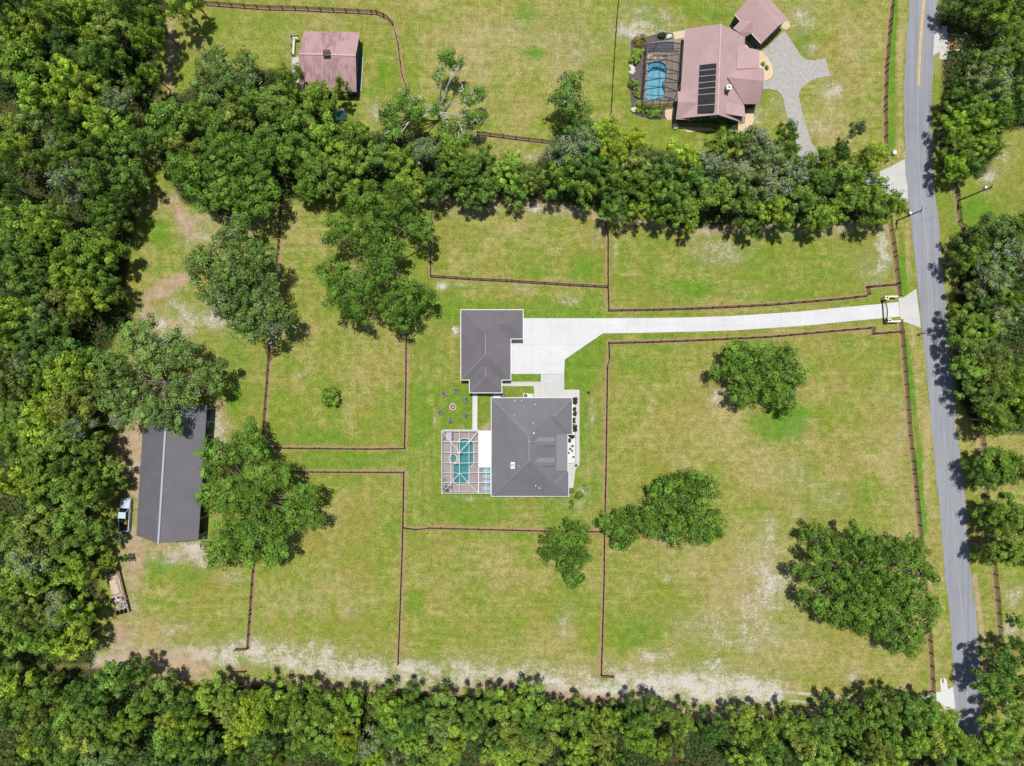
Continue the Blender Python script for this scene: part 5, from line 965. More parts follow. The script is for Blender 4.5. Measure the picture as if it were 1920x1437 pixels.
LEFT_E = [(340, 10, 30, 11, 'bright green'), (365, 3, 20, 9, 'dark green'), (290, 40, 26, 13, 'mid green'), (275, 80, 26, 13, 'bright green'), (285, 140, 18, 10, 'bright green'), (250, 165, 24, 9, 'mid green'), (130, 130, 38, 12, 'yellow-green'), (170, 170, 36, 12, 'yellow-green'), (165, 205, 30, 12, 'yellow-green'), (110, 185, 30, 12, 'yellow-green'), (245, 330, 34, 11, 'mid green'), (200, 400, 36, 12, 'mid green'), (225, 380, 26, 12, 'dark green'), (195, 470, 34, 12, 'bright green'), (130, 520, 36, 13, 'yellow-green'), (170, 560, 34, 12, 'bright green'), (210, 540, 26, 10, 'dark green'), (205, 890, 32, 7, 'mid green'), (175, 835, 30, 11, 'mid green'), (200, 1048, 15, 5, 'bright green'), (175, 1000, 30, 12, 'mid green'), (150, 1075, 30, 12, 'bright green'), (143, 1150, 32, 12, 'bright green'), (140, 1205, 34, 12, 'yellow-green'), (222, 1008, 12, 4, 'grey-green', 1), (238, 1046, 9, 3, 'dark green'), (195, 930, 24, 7, 'olive')]
LOW_E = [(600, 1378, 36, 11, 'mid green'), (645, 1400, 32, 11, 'bright green'), (22, 1330, 38, 12, 'mid green'), (12, 1120, 38, 12, 'mid green'), (560, 1400, 30, 11, 'dark green'), (75, 1345, 34, 12, 'olive'), (215, 1270, 36, 11, 'mid green'), (255, 1262, 26, 11, 'dark green'), (300, 1300, 36, 11, 'mid green'), (345, 1320, 30, 11, 'dark green'), (400, 1300, 34, 11, 'bright green'), (450, 1305, 32, 11, 'mid green'), (505, 1308, 32, 11, 'bright green'), (555, 1312, 32, 11, 'mid green'), (605, 1320, 34, 11, 'mid green'), (655, 1325, 34, 11, 'bright green'), (720, 1320, 34, 11, 'mid green'), (770, 1318, 30, 11, 'dark green'), (830, 1325, 34, 11, 'mid green'), (885, 1328, 30, 11, 'mid green'), (935, 1318, 32, 11, 'mid green'), (985, 1310, 30, 11, 'bright green'), (1030, 1340, 32, 11, 'bright green'), (1085, 1345, 32, 11, 'mid green'), (1140, 1342, 26, 10, 'bright green'), (1185, 1338, 28, 11, 'dark green'), (1230, 1330, 30, 12, 'mid green'), (1275, 1355, 30, 11, 'mid green'), (1335, 1362, 28, 11, 'dark green'), (1385, 1358, 32, 11, 'bright green'), (1435, 1365, 34, 11, 'mid green'), (1490, 1365, 30, 11, 'mid green'), (1540, 1362, 32, 11, 'dark green'), (1585, 1345, 32, 11, 'mid green'), (1650, 1325, 34, 11, 'mid green'), (1690, 1320, 30, 11, 'dark green'), (1730, 1335, 34, 11, 'mid green'), (1770, 1350, 30, 11, 'bright green'), (1745, 1385, 32, 11, 'olive'), (1790, 1385, 26, 10, 'bright green'), (1815, 1420, 26, 10, 'bright green')]
cnt = 0
placed = []
for zone, lst in (('belt', BELT_T), ('right', RIGHT_T), ('left', LEFT_E), ('low', LOW_E)):
    for e in lst:
        cnt += 1; place_tree(e[0]+(12 if zone == 'right' and e[0] < 1850 and 120 < e[1] < 1150 else 0), e[1], e[2]*1.07, e[3]*(.85 if zone == 'right' and e[0] < 1850 else 1), e[4], zone, cnt, mossy=len(e) > 5); placed.append((e[0], e[1], e[2]))
rgp = random.Random(21)
def fill(poly, zone, spacing, rmin, rmax, H0, H1, lim):
    global cnt
    xs_ = [p[0] for p in poly]; ys_ = [p[1] for p in poly]; k = 0; made = 0
    while k < 9000 and made < lim:
        k += 1; x = rgp.uniform(max(-15, min(xs_)), min(1935, max(xs_))); y = rgp.uniform(max(-15, min(ys_)), min(1452, max(ys_))); r = rgp.uniform(rmin, rmax)
        if not inpoly(np.array([x]), np.array([y]), poly)[0]: continue
        if segdist(np.array([x]), np.array([y]), poly+[poly[0]])[0] < r*.75 and 10 < x < 1900 and 10 < y < 1425: continue
        if any(math.hypot(x-a, y-b) < spacing*(.5+.25*(r+c)/34) for a, b, c in placed): continue
        cnt += 1; made += 1; placed.append((x, y, r)); q = rgp.random()
        tone = 'dark green' if q < .18 else 'mid green' if q < .52 else 'bright green' if q < .70 else 'yellow-green' if q < .78 else 'grey-green' if q < .90 else 'olive'
        place_tree(x, y, r*1.1, rgp.uniform(H0, H1), tone, zone, cnt, mossy=(tone == 'grey-green' and rgp.random() < .6))
    return made
nL = fill(LEFTWOOD, 'left', 30, 25, 46, 9.5, 15, 100); nW = fill(LOWWOOD, 'low', 27, 22, 40, 9, 13, 75)
print('TREES', cnt, nL, nW)
LMK = [(610, 115, 'the pink barn'), (645, 226, 'the playhouse'), (120, -20, 'the top edge near the left'), (0, 60, 'the top left corner'), (-10, 240, 'the left edge by the belt'), (-10, 500, 'the left edge by the dirt scars'), (-10, 760, 'the left edge by the barn top'), (-10, 960, 'the left edge by the pickup'), (-10, 1150, 'the left edge by the trailer'), (-10, 1400, 'the bottom left corner'),
 (335, 120, 'the shaded track end'), (345, 415, 'the upper dirt scar'), (295, 545, 'the lower dirt scar'), (265, 800, 'the barn top left corner'), (238, 965, 'the pickup'), (222, 1110, 'the loaded trailer'), (220, 1200, 'the clearing corner'), (440, 340, 'the dense clearing oak'), (530, 355, 'the head of the long fence'), (466, 1215, 'the clearing fence stub'), (747, 1242, 'the end of the middle paddock fence'), (1127, 1266, 'the foot of the long house fence'), (1490, 1342, 'the short lower wood fence'), (1745, 1300, 'the lower right slab'), (600, 1437, 'the bottom edge below the left paddocks'), (950, 1437, 'the bottom edge below the house'), (1290, 1437, 'the bottom edge below the paddock oaks'), (1620, 1437, 'the bottom edge below the roadside oak'), (300, 1437, 'the bottom edge below the trailer'), (1835, 1437, 'the foot of the road'), (1915, 1300, 'the lower right corner'),
 (845, 170, 'the gnarled pale oak'), (960, 258, 'the short top fence'), (811, 385, 'the left end of the upper paddock'), (970, 400, 'the middle of the upper paddock'), (1147, 213, 'the foot of the wire fence'), (1136, 428, 'the fence between the upper paddocks'), (1330, 250, 'the green wall of the pink house'), (1400, 440, 'the right upper paddock'), (1500, 275, 'the lower end of the pebbled drive'), (1659, 306, 'the upper roadside fence end'), (1681, 414, 'the leaning utility pole'), (1800, 78, 'the red brick drive'), (1915, -10, 'the top right corner'), (1755, 240, 'the road bend'), (1797, 376, 'the right utility pole'), (1920, 300, 'the sandy patch at the right edge'), (1725, 580, 'the gate apron'), (1920, 480, 'the right edge above the gate'), (1920, 640, 'the right edge below the gate'), (1780, 700, 'the road by the paddock oak'), (1836, 800, 'the roadside fence top'), (1849, 925, 'the bare roadside fence middle'), (1856, 996, 'the shaded roadside fence'), (1874, 1222, 'the roadside fence foot'), (1920, 1100, 'the bare sandy right edge')]
def side(dx, dy):
    if math.hypot(dx, dy) < 26: return 'at'
    a = math.degrees(math.atan2(-dy, dx)) % 360
    return ['right of', 'up and right of', 'above', 'up and left of', 'left of', 'down and left of', 'below', 'down and right of'][int((a+22.5)//45) % 8]
lab_ = {}
for e in ALLT:
    t, x, y, size, tone, mossy, zone, label, r = e
    q = min(LMK, key=lambda l: math.hypot(l[0]-x, l[1]-y)); s_ = side(x-q[0], y-q[1])
    lab_.setdefault(f"{size} {tone}{' mossy' if mossy else ''} tree {s_} {q[2]}", []).append((x, y, t))
for lb, es in lab_.items():
    n = len(es)
    if n == 1: es[0][2]['label'] = lb; continue
    dx = max(e[0] for e in es)-min(e[0] for e in es); dy = max(e[1] for e in es)-min(e[1] for e in es)
    es.sort(key=lambda e: e[0] if dx >= dy else e[1]); w = ['leftmost', 'rightmost'] if dx >= dy else ['uppermost', 'lowest']
    mid_ = {2: [], 3: ['middle'], 4: ['second', 'third'], 5: ['second', 'middle', 'fourth'], 6: ['second', 'third', 'fourth', 'fifth']}.get(n, ['inner']*(n-2))
    for e, k in zip(es, [w[0]]+mid_+[w[1]]): e[2]['label'] = f"{k} {lb}" if True else ""
print('maxdup', max(len(v) for v in lab_.values()))
# low growth under the woods
def under(poly, n, seed, label, name='undergrowth'):
    n = int(n*1.5)
    rg = np.random.default_rng(seed); xs_ = [p[0] for p in poly]; ys_ = [p[1] for p in poly]
    k = n*3; X = rg.uniform(min(xs_), max(xs_), k); Y = rg.uniform(min(ys_), max(ys_), k); ok = inpoly(X, Y, poly)&(segdist(X, Y, poly+[poly[0]]) > 9); X, Y = X[ok][:n], Y[ok][:n]; m_ = len(X); nl = 14
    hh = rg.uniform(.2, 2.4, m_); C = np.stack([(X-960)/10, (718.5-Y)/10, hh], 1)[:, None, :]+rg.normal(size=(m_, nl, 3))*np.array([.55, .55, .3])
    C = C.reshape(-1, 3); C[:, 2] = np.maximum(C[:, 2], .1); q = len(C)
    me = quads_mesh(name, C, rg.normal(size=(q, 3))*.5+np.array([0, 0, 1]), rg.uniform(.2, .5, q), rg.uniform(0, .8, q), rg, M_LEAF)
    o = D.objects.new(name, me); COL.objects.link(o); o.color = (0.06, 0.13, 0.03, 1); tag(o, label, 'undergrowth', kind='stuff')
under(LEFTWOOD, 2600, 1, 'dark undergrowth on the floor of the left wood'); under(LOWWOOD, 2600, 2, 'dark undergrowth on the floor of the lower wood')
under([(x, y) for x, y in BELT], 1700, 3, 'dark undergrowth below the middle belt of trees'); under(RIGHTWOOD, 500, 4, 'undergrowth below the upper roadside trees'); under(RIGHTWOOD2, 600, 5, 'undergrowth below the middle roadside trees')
# the woods going on beyond the photograph's edges, read as one mass
def far_wood(n_heads=2300):
    rg = np.random.default_rng(9); Cs = []; k = 0; Xs = []; Ys = []
    while len(Xs) < n_heads:
        x, y = rg.uniform(-165, 165), rg.uniform(-140, 78)
        if x < -103 or y < -79 or (x > 104 and not (-40 < y < -5)): Xs.append(x); Ys.append(y)
    X, Y = np.array(Xs), np.array(Ys); r = rg.uniform(1.6, 3.4, n_heads); Z = rg.uniform(5, 10.5, n_heads); nl = 42
    e = sphere_pts(n_heads*nl, rg, -.3).reshape(n_heads, nl, 3); C = np.stack([X, Y, Z], 1)[:, None, :]+e*r[:, None, None]*rg.uniform(.8, 1.05, (n_heads, nl, 1))
    q = n_heads*nl; t = np.clip(np.repeat(rg.uniform(.1, .8, n_heads), nl)+rg.normal(0, .12, q), 0, 1)
    me = quads_mesh('distant_wood', C.reshape(-1, 3), e.reshape(-1, 3)+rg.normal(size=(q, 3))*.3, rg.uniform(.7, 1.3, q), t, rg, M_LEAF)
    o = D.objects.new('distant_wood', me); COL.objects.link(o); o.color = (*TONES['mid green'], 1); tag(o, 'mass of woodland continuing beyond the clearing', 'wood', kind='stuff')
far_wood()
# ------------------------------------------------------------------ fences
M_FENCE = mat('black_brown_fence_board', (0.060, 0.040, 0.032), 0.75, var=0.3, scale=4)
for nm, pth, lab in FENCES:
    w = W(pth); t = thing(nm, lab, 'fence', w[0]); L = []; total = 0
    for a, b in zip(w[:-1], w[1:]): L.append(((b-a).length, a, b)); total += (b-a).length
    wire = nm == 'wire_fence'; sp_ = 2.42; zs = (.35, .68, 1.0) if not wire else (.3, .6, .9, 1.2)
    for z in zs: MB().band(w, .03 if not wire else .03, z-.07 if not wire else z-.015, z+.07 if not wire else z+.015).build('rail' if not wire else 'wire', M_FENCE, t)
    if not wire: MB().band(w, .06, 1.27, 1.33).build('cap_rail', M_FENCE, t)
    n = max(1, int(round(total/sp_))); pts = []
    for k in range(n+1):
        d = total*k/n
        for ln, a, b in L:
            if d <= ln+1e-6: pts.append((a+(b-a)*(d/ln if ln else 0), b-a)); break
            d -= ln
    corners = [(p, (w[min(i+1, len(w)-1)]-w[max(i-1, 0)])) for i, p in enumerate(w) if all((p-q[0]).length > .8 for q in pts)]
    src = None
    for p, d in pts+corners:
        if src is None:
            src = MB().box(p+Vector((0, 0, .70)), (.15, .15, 1.4)).build('post', M_FENCE, t)
            src.data.transform(Matrix.Translation(-(p-w[0]))); src.location = p-w[0]; o = src
        else: o = src.copy(); COL.objects.link(o); o.parent = t; o.location = p-w[0]
        o.rotation_euler = (0, 0, math.atan2(d.y, d.x))

# ------------------------------------------------------------------ entrance gate and walls
M_CREAM = mat('cream_stucco', (0.70, 0.66, 0.50), 0.7, var=0.08); M_IRON = mat('dark_iron', (0.045, 0.035, 0.032), 0.5, var=0.2)
for nm, pil, path, lab in (('north', (1663, 558.6), [(1665, 558.5), (1667, 556.6), (1671, 556), (1677, 556.2), (1685, 556)], 'curved cream entrance wall on the upper side of the gate'), ('south', (1668, 601), [(1670, 601), (1672, 602.6), (1677, 603), (1683, 602.8), (1689.5, 602)], 'curved cream entrance wall on the lower side of the gate')):
    t = thing('entrance_wall', lab, 'wall', P(*pil)); s_ = 1-1.4/133
    q = [P(x, y, 1.3) for x, y in path]; MB().band(q, .24, 0, 1.15).build('wall', M_CREAM, t); MB().band(q, .30, 1.15, 1.25).build('coping', mat('pale_cream_coping', (.74, .71, .60), .6), t)
    p = P(pil[0], pil[1], 1.6); MB().box((p.x, p.y, .8), (.55, .55, 1.6)).build('pillar', M_CREAM, t); MB().box((p.x, p.y, 1.65), (.7, .7, .1)).build('pillar_cap', mat('pale_cream_coping', (.74, .71, .60), .6), t)
    MB().box((p.x, p.y, 1.78), (.28, .28, .18)).build('lamp', M_BLACK, t)
g0, g1 = P(1653.5, 565), P(1656, 602.5)
for k, (a, b, lab) in enumerate(((g0, (g0+g1)/2, 'upper leaf of the arched dark iron driveway gate'), (g1, (g0+g1)/2, 'lower leaf of the arched dark iron driveway gate'))):
    t = thing('driveway_gate', lab, 'gate', a, group='two leaves of the driveway gate'); d = b-a
    hz = lambda u: 1.15+.55*math.sin(u*math.pi/2)
    MB().bar(a+V(0, 0, .15), b+V(0, 0, .15), .16, .14).build('bottom_rail', M_IRON, t)
    mb = MB(); pp = [a+d*(u/6)+V(0, 0, hz(u/6)) for u in range(7)]; [mb.bar(x, y, .14, .12) for x, y in zip(pp[:-1], pp[1:])]; mb.build('top_rail', M_IRON, t)
    mb = MB()
    for u in range(1, 12): q = a+d*(u/12); mb.bar(q+V(0, 0, .15), q+V(0, 0, hz(u/12)), .025)
    mb.build('pickets', M_IRON, t); MB().box(a+V(0, 0, .85), (.22, .22, 1.7)).build('gate_post', M_IRON, t)

# ------------------------------------------------------------------ utility poles and wire
M_POLE = mat('dark_timber_pole', (0.075, 0.068, 0.06), 0.9, var=0.2); M_TRF = mat('pale_transformer', (.62, .66, .68), .4, var=.05)
tops = []
for bp, tp, H, tr, lab in (((1681, 414.5), (1727.5, 393), 8.3, .46, 'dark utility pole with a pale transformer leaning over the road beside the upper wood'), ((1796.8, 376.7), (1858.7, 352.6), 9.4, .74, 'dark utility pole rising from the small cornered fence right of the road')):
    b = P(*bp); t = thing('utility_pole', lab, 'utility pole', b)
    MB().tube([b, b+V(0, 0, H)], [.14, .09], 10).build('pole', M_POLE, t)
    MB().cyl(b+V(.05, .38, H*tr), .26, .85, 14).build('transformer', M_TRF, t); MB().bar(b+V(0, 0, H*tr+.4), b+V(.05, .38, H*tr+.4), .08).build('bracket', M_BLACK, t)
    MB().bar(b+V(-.25, -.6, H-.25), b+V(.25, .6, H-.25), .1).build('crossarm', M_POLE, t)
    for s in (-1, 0, 1): MB().cyl(b+V(.22*s, .52*s, H-.2 if s else H), .06, .22, 8).build('insulator', M_TRF, t)
    tops.append(b+V(0, 0, H+.2))
mb = MB(); pw = [tops[0]+(tops[1]-tops[0])*(k/10)-V(0, 0, .5*math.sin(math.pi*k/10)) for k in range(11)]; mb.tube(pw, .014, 5)
tag(mb.build('power_line', M_BLACK), 'thin power line crossing the road between the two poles', 'cable')
tg = thing('mailbox', 'small black mailbox on a post beside the road below the gate', 'mailbox', P(1721, 626.5)); q = P(1721, 626.5)
MB().box(q+V(0, 0, .55), (.1, .1, 1.1)).build('post', M_POLE, tg); MB().box(q+V(.15, 0, 1.2), (.6, .22, .24)).build('box', M_BLACK, tg)
tg = thing('utility_box', 'small white utility box in the grass strip above the pink house entrance', 'utility box', P(1674, 288)); q = P(1674, 288)
MB().box(q+V(0, 0, .35), (.55, .6, .7)).build('body', M_TRF, tg); MB().box(q+V(0, 0, .73), (.65, .7, .06)).build('lid', M_WTRIM, tg)
tg = thing('mail_pillar', 'dark post with a white top beside the red brick drive', 'post', P(1816, 64)); q = P(1816, 64)
MB().box(q+V(0, 0, 1.0), (.35, .35, 2.0)).build('pillar', M_BLACK, tg); MB().cyl(q+V(0, 0, 2.0), .36, .25, 14, .2).build('lamp', M_WTRIM, tg)
tg = thing('drain_pipe', 'short grey culvert pipe at the left tip of the lower right slab', 'pipe', P(1733, 1307)); q = P(1724, 1304)
MB().tube([q+V(0, 0, .25), P(1742, 1311)+V(0, 0, .25)], .28, 12).build('pipe', mat('galvanised', (.36, .40, .44), .4), tg); MB().tube([q+V(-.05, 0, .25), q+V(.05, 0, .25)], .34, 12).build('collar', mat('galvanised', (.36, .40, .44), .4), tg)
tg = thing('drain_grate', 'dark slot drain in the rounded arm of the lower right slab', 'drain', P(1767.3, 1276))
MB().box(P(1767.3, 1276)+V(0, 0, .07), (.25, .8, .05), R(8)).build('grate', M_BLACK, tg); MB().band([P(1765.5, 1271.5), P(1765.8, 1280.5), P(1769.2, 1280.3), P(1768.6, 1271.5)], .07, .05, .12, True).build('rim', M_CREAM, tg)

# ------------------------------------------------------------------ fire pit and chairs
fp = P(849.5, 763.2); t = thing('fire_pit', 'round fire pit with a pale ring in the ring of chairs', 'fire pit', fp)
mb = MB(); n = 24
for k in range(n):
    a = 2*math.pi*k/n; mb.box(fp+V(math.cos(a)*.55, math.sin(a)*.55, .16), (.2, .13, .34), a)
mb.build('stone_ring', mat('pale_pink_stone', (.58, .46, .40), .85, var=.15), t); MB().cyl(fp, .50, .12, 20).build('ash_bed', mat('dark_ash', (.05, .045, .045), .9), t)
mb = MB()
for a in (0.3, 1.4, 2.5): mb.tube([fp+V(math.cos(a)*.3, math.sin(a)*.3, .2), fp-V(math.cos(a)*.3, math.sin(a)*.3, -.25)], .06, 7)
mb.build('log', mat('pale_log', (.55, .48, .44), .9), t)
M_CHR = mat('weathered_grey_chair', (0.20, 0.20, 0.18), 0.7, var=0.15); M_CHD = mat('dark_seat', (.13, .13, .12), .8)
def make_chair():
    t = thing('garden_chair', None, 'chair', (0, 0, 0)); c = V(0, 0, 0)
    mb = MB(); [mb.bar(V(-.24+.12*k, .28, .38), V(-.24+.12*k, -.26, .26), .10, .025) for k in range(5)]; mb.build('seat', M_CHR, t)
    mb = MB(); [mb.bar(V(-.24+.12*k, -.22, .28), V(-.28+.14*k, -.52, 1.0-abs(k-2)*.06), .10, .025) for k in range(5)]; mb.build('backrest', M_CHR, t)
    for s in (-1, 1):
        MB().box((s*.37, -.02, .56), (.14, .72, .03)).build('armrest', M_CHR, t)
        MB().box((s*.33, .28, .28), (.05, .1, .56)).build('leg', M_CHR, t); MB().bar((s*.31, -.02, .3), (s*.31, -.62, .02), .05, .1).build('leg', M_CHR, t)
    MB().box((0, .05, .345), (.46, .42, .05), rx=R(8)).build('cushion', M_CHD, t)
    return t
ch0 = make_chair(); CH = [((834, 741.2), 'grey garden chair upper left of the fire pit'), ((855, 735.7), 'grey garden chair straight above the fire pit'), ((872, 750.2), 'grey garden chair upper right of the fire pit beside the path'), ((828, 772.5), 'grey garden chair lower left of the fire pit'), ((845.5, 787), 'grey garden chair straight below the fire pit'), ((871.3, 777.8), 'grey garden chair lower right of the fire pit')]
for i, (q, lab) in enumerate(CH):
    c = ch0 if i == 0 else copy_tree(ch0); p = P(*q); c.location = p; d = fp-p; c.rotation_euler = (0, 0, math.atan2(d.y, d.x)-math.pi/2); c.scale = (1.08,)*3; tag(c, lab, 'chair', 'grey chairs around the fire pit')

# ------------------------------------------------------------------ pool furniture
M_CYAN = mat('cyan_lounger_cloth', (0.22, 0.55, 0.62), .6, var=.12); 
def make_lounger():
    t = thing('pool_lounger', None, 'lounger', (0, 0, 0))
    MB().box((-.25, 0, .32), (1.3, .62, .07)).build('mattress', M_CYAN, t); MB().box((.62, 0, .50), (.62, .62, .07), ry=R(-35)).build('backrest', M_CYAN, t)
    for sx in (-.8, .6):
        for sy in (-.26, .26): MB().box((sx, sy, .14), (.05, .05, .28)).build('leg', M_WTRIM, t)
    MB().box((-.1, 0, .26), (1.6, .66, .04)).build('frame', M_WTRIM, t); MB().box((.62, 0, .58), (.22, .42, .08), ry=R(-35)).build('pillow', M_WTRIM, t); return t
l0 = make_lounger()
for i, (y, lab) in enumerate(((882, 'cyan pool lounger nearest the white patio roof'), (893, 'cyan pool lounger second from the white patio roof'), (903.5, 'cyan pool lounger third from the white patio roof'), (915.5, 'cyan pool lounger farthest from the white patio roof'))):
    c = l0 if i == 0 else copy_tree(l0); c.location = P(914.5, y)+V(0, 0, .08); tag(c, lab, 'lounger', 'cyan loungers under the small screen cage')
t = thing('dining_table', 'pale dining table in the upper left corner of the white pool cage', 'table', P(842, 818)+V(0, 0, .08)); q = P(842, 818)
MB().box(q+V(0, 0, .8), (.9, 1.6, .05)).build('tabletop', mat('lilac_grey_top', (.42, .41, .50), .4), t); [MB().box(q+V(sx, sy, .43), (.06, .06, .7)).build('leg', M_BLACK, t) for sx in (-.38, .38) for sy in (-.7, .7)]
def simple_chair(x, y, rz, lab, m, group):
    t = thing('patio_chair', lab, 'chair', P(x, y)+V(0, 0, .08), rz, group)
    MB().box((0, 0, .44), (.48, .46, .06)).build('seat', m, t, world=False); MB().box((0, -.23, .72), (.48, .05, .5)).build('backrest', m, t, world=False)
    for sx in (-.2, .2):
        for sy in (-.2, .2): MB().box((sx, sy, .22), (.04, .04, .44)).build('leg', M_BLACK, t, world=False)
for x, y, rz, w_ in ((835.5, 814, R(-90), 'upper left side'), (835.5, 822, R(-90), 'lower left side'), (848, 814, R(90), 'upper right side'), (848, 822, R(90), 'lower right side')): simple_chair(x, y, rz, f'grey-violet patio chair on the {w_} of the pale dining table', mat('grey_violet_cloth', (.20, .20, .28), .7), 'chairs around the pale dining table')
for x, y, rz, w_ in ((834, 918, R(20), 'nearest the cage corner'), (837.5, 912.5, R(200), 'above the others'), (846, 913.5, R(120), 'farthest right'), (840, 919.5, R(-50), 'lowest')): simple_chair(x, y, rz, f'black patio chair in the lower left corner of the white cage, {w_}', M_BLACK, 'black chairs in the lower left corner of the white cage')
t = thing('side_table', 'small brown side table near the left wall of the white cage', 'table', P(834.5, 899)+V(0, 0, .08)); MB().box(P(834.5, 899)+V(0, 0, .5), (.35, .5, .04)).build('tabletop', mat('brown_wood', (.25, .16, .11), .6), t); MB().box(P(834.5, 899)+V(0, 0, .28), (.08, .08, .42)).build('leg', M_BLACK, t)
# rocks at the pool of the pink house and garden rocks
def rock(x, y, r, lab, col=(.50, .44, .36), z=.05, seed=0, group=None):
    o = MB().ball(P(x, y)+V(0, 0, z+r*.3), r, 5, (1, .8, .6), seed, .22).build('rock', mat('rock_%d' % int(col[0]*100), col, .9, var=.3, scale=2)); tag(o, lab, 'rock', group); return o
rd = random.Random(5); rocks = []; ORD = ['first', 'second', 'third', 'fourth', 'fifth', 'sixth', 'seventh', 'eighth', 'ninth', 'tenth', 'eleventh', 'twelfth', 'thirteenth', 'fourteenth', 'fifteenth', 'last']
for k in range(16): rocks.append((1216+k*2.05+rd.uniform(-1, 1), 106+rd.uniform(-6, 6), rd.uniform(.25, .48)))
for k, (x, y, r) in enumerate(rocks): rock(x, y, r, f'{ORD[k]} {"brown" if k % 2 else "pale"} rock from the left in the waterfall row above the blue pool', seed=k, z=.1, col=(.36, .28, .20) if k % 2 else (.52, .46, .38), group='waterfall rocks above the bright blue pool')
for k in range(9): rock(1186+rd.uniform(-3, 3), 125+k*1.7, rd.uniform(.25, .45), f'{ORD[k]} pale rock from the top of the heap between the round shrubs', col=(.62, .56, .48), seed=40+k, group='pale rocks between the round shrubs')
for k in range(8): rock(1218+k*2.1, 211+rd.uniform(-4, 4), rd.uniform(.2, .36), f'{ORD[k]} pale rock from the left among the shrubs below the bronze cage', col=(.55, .52, .42), seed=60+k, group='pale rocks below the bronze pool cage')
for x, y, w_ in ((1194, 72, 'top tip'), (1188, 207, 'lower left edge'), (1266, 238, 'corner of the green south wall'), (1254, 70, 'upper edge by the pebbles'), (1376, 246, 'lower right corner of the pink house')): rock(x, y, .6, f'pale garden boulder at the {w_} of the garden', col=(.60, .58, .54), seed=int(x))
for k, (x, y, r) in enumerate(((852, 614, .25), (856, 617, .28), (850, 618, .35), (853, 621, .3), (858, 622, .25), (855, 625, .38))): rock(x, y, r, f'{ORD[k]} pale stone from the top in the pile at the garage west wall', col=(.56, .50, .46), seed=90+k, group='pale stones at the garage west wall')
# air conditioner, pad things
def ac(x, y, lab, m=None):
    t = thing('air_conditioner', lab, 'air conditioner', P(x, y)+V(0, 0, .05)); q = P(x, y)
    MB().box(q+V(0, 0, .45), (.85, .85, .8)).build('cabinet', m or mat('dark_slate_metal', (.07, .07, .085), .5), t); MB().cyl(q+V(0, 0, .851), .36, .05, 16).build('fan_guard', M_BLACK, t); MB().cyl(q+V(0, 0, .90), .12, .03, 10).build('fan_hub', mat('hub_grey', (.3, .3, .3), .5), t)
ac(943, 742, 'dark air conditioner between the garage and the main house'); ac(985.5, 741.8, 'white air conditioner on the pad at the north wall of the main house', M_WTRIM)
ac(1406, 200, 'dark air conditioner at the east side of the pink house')

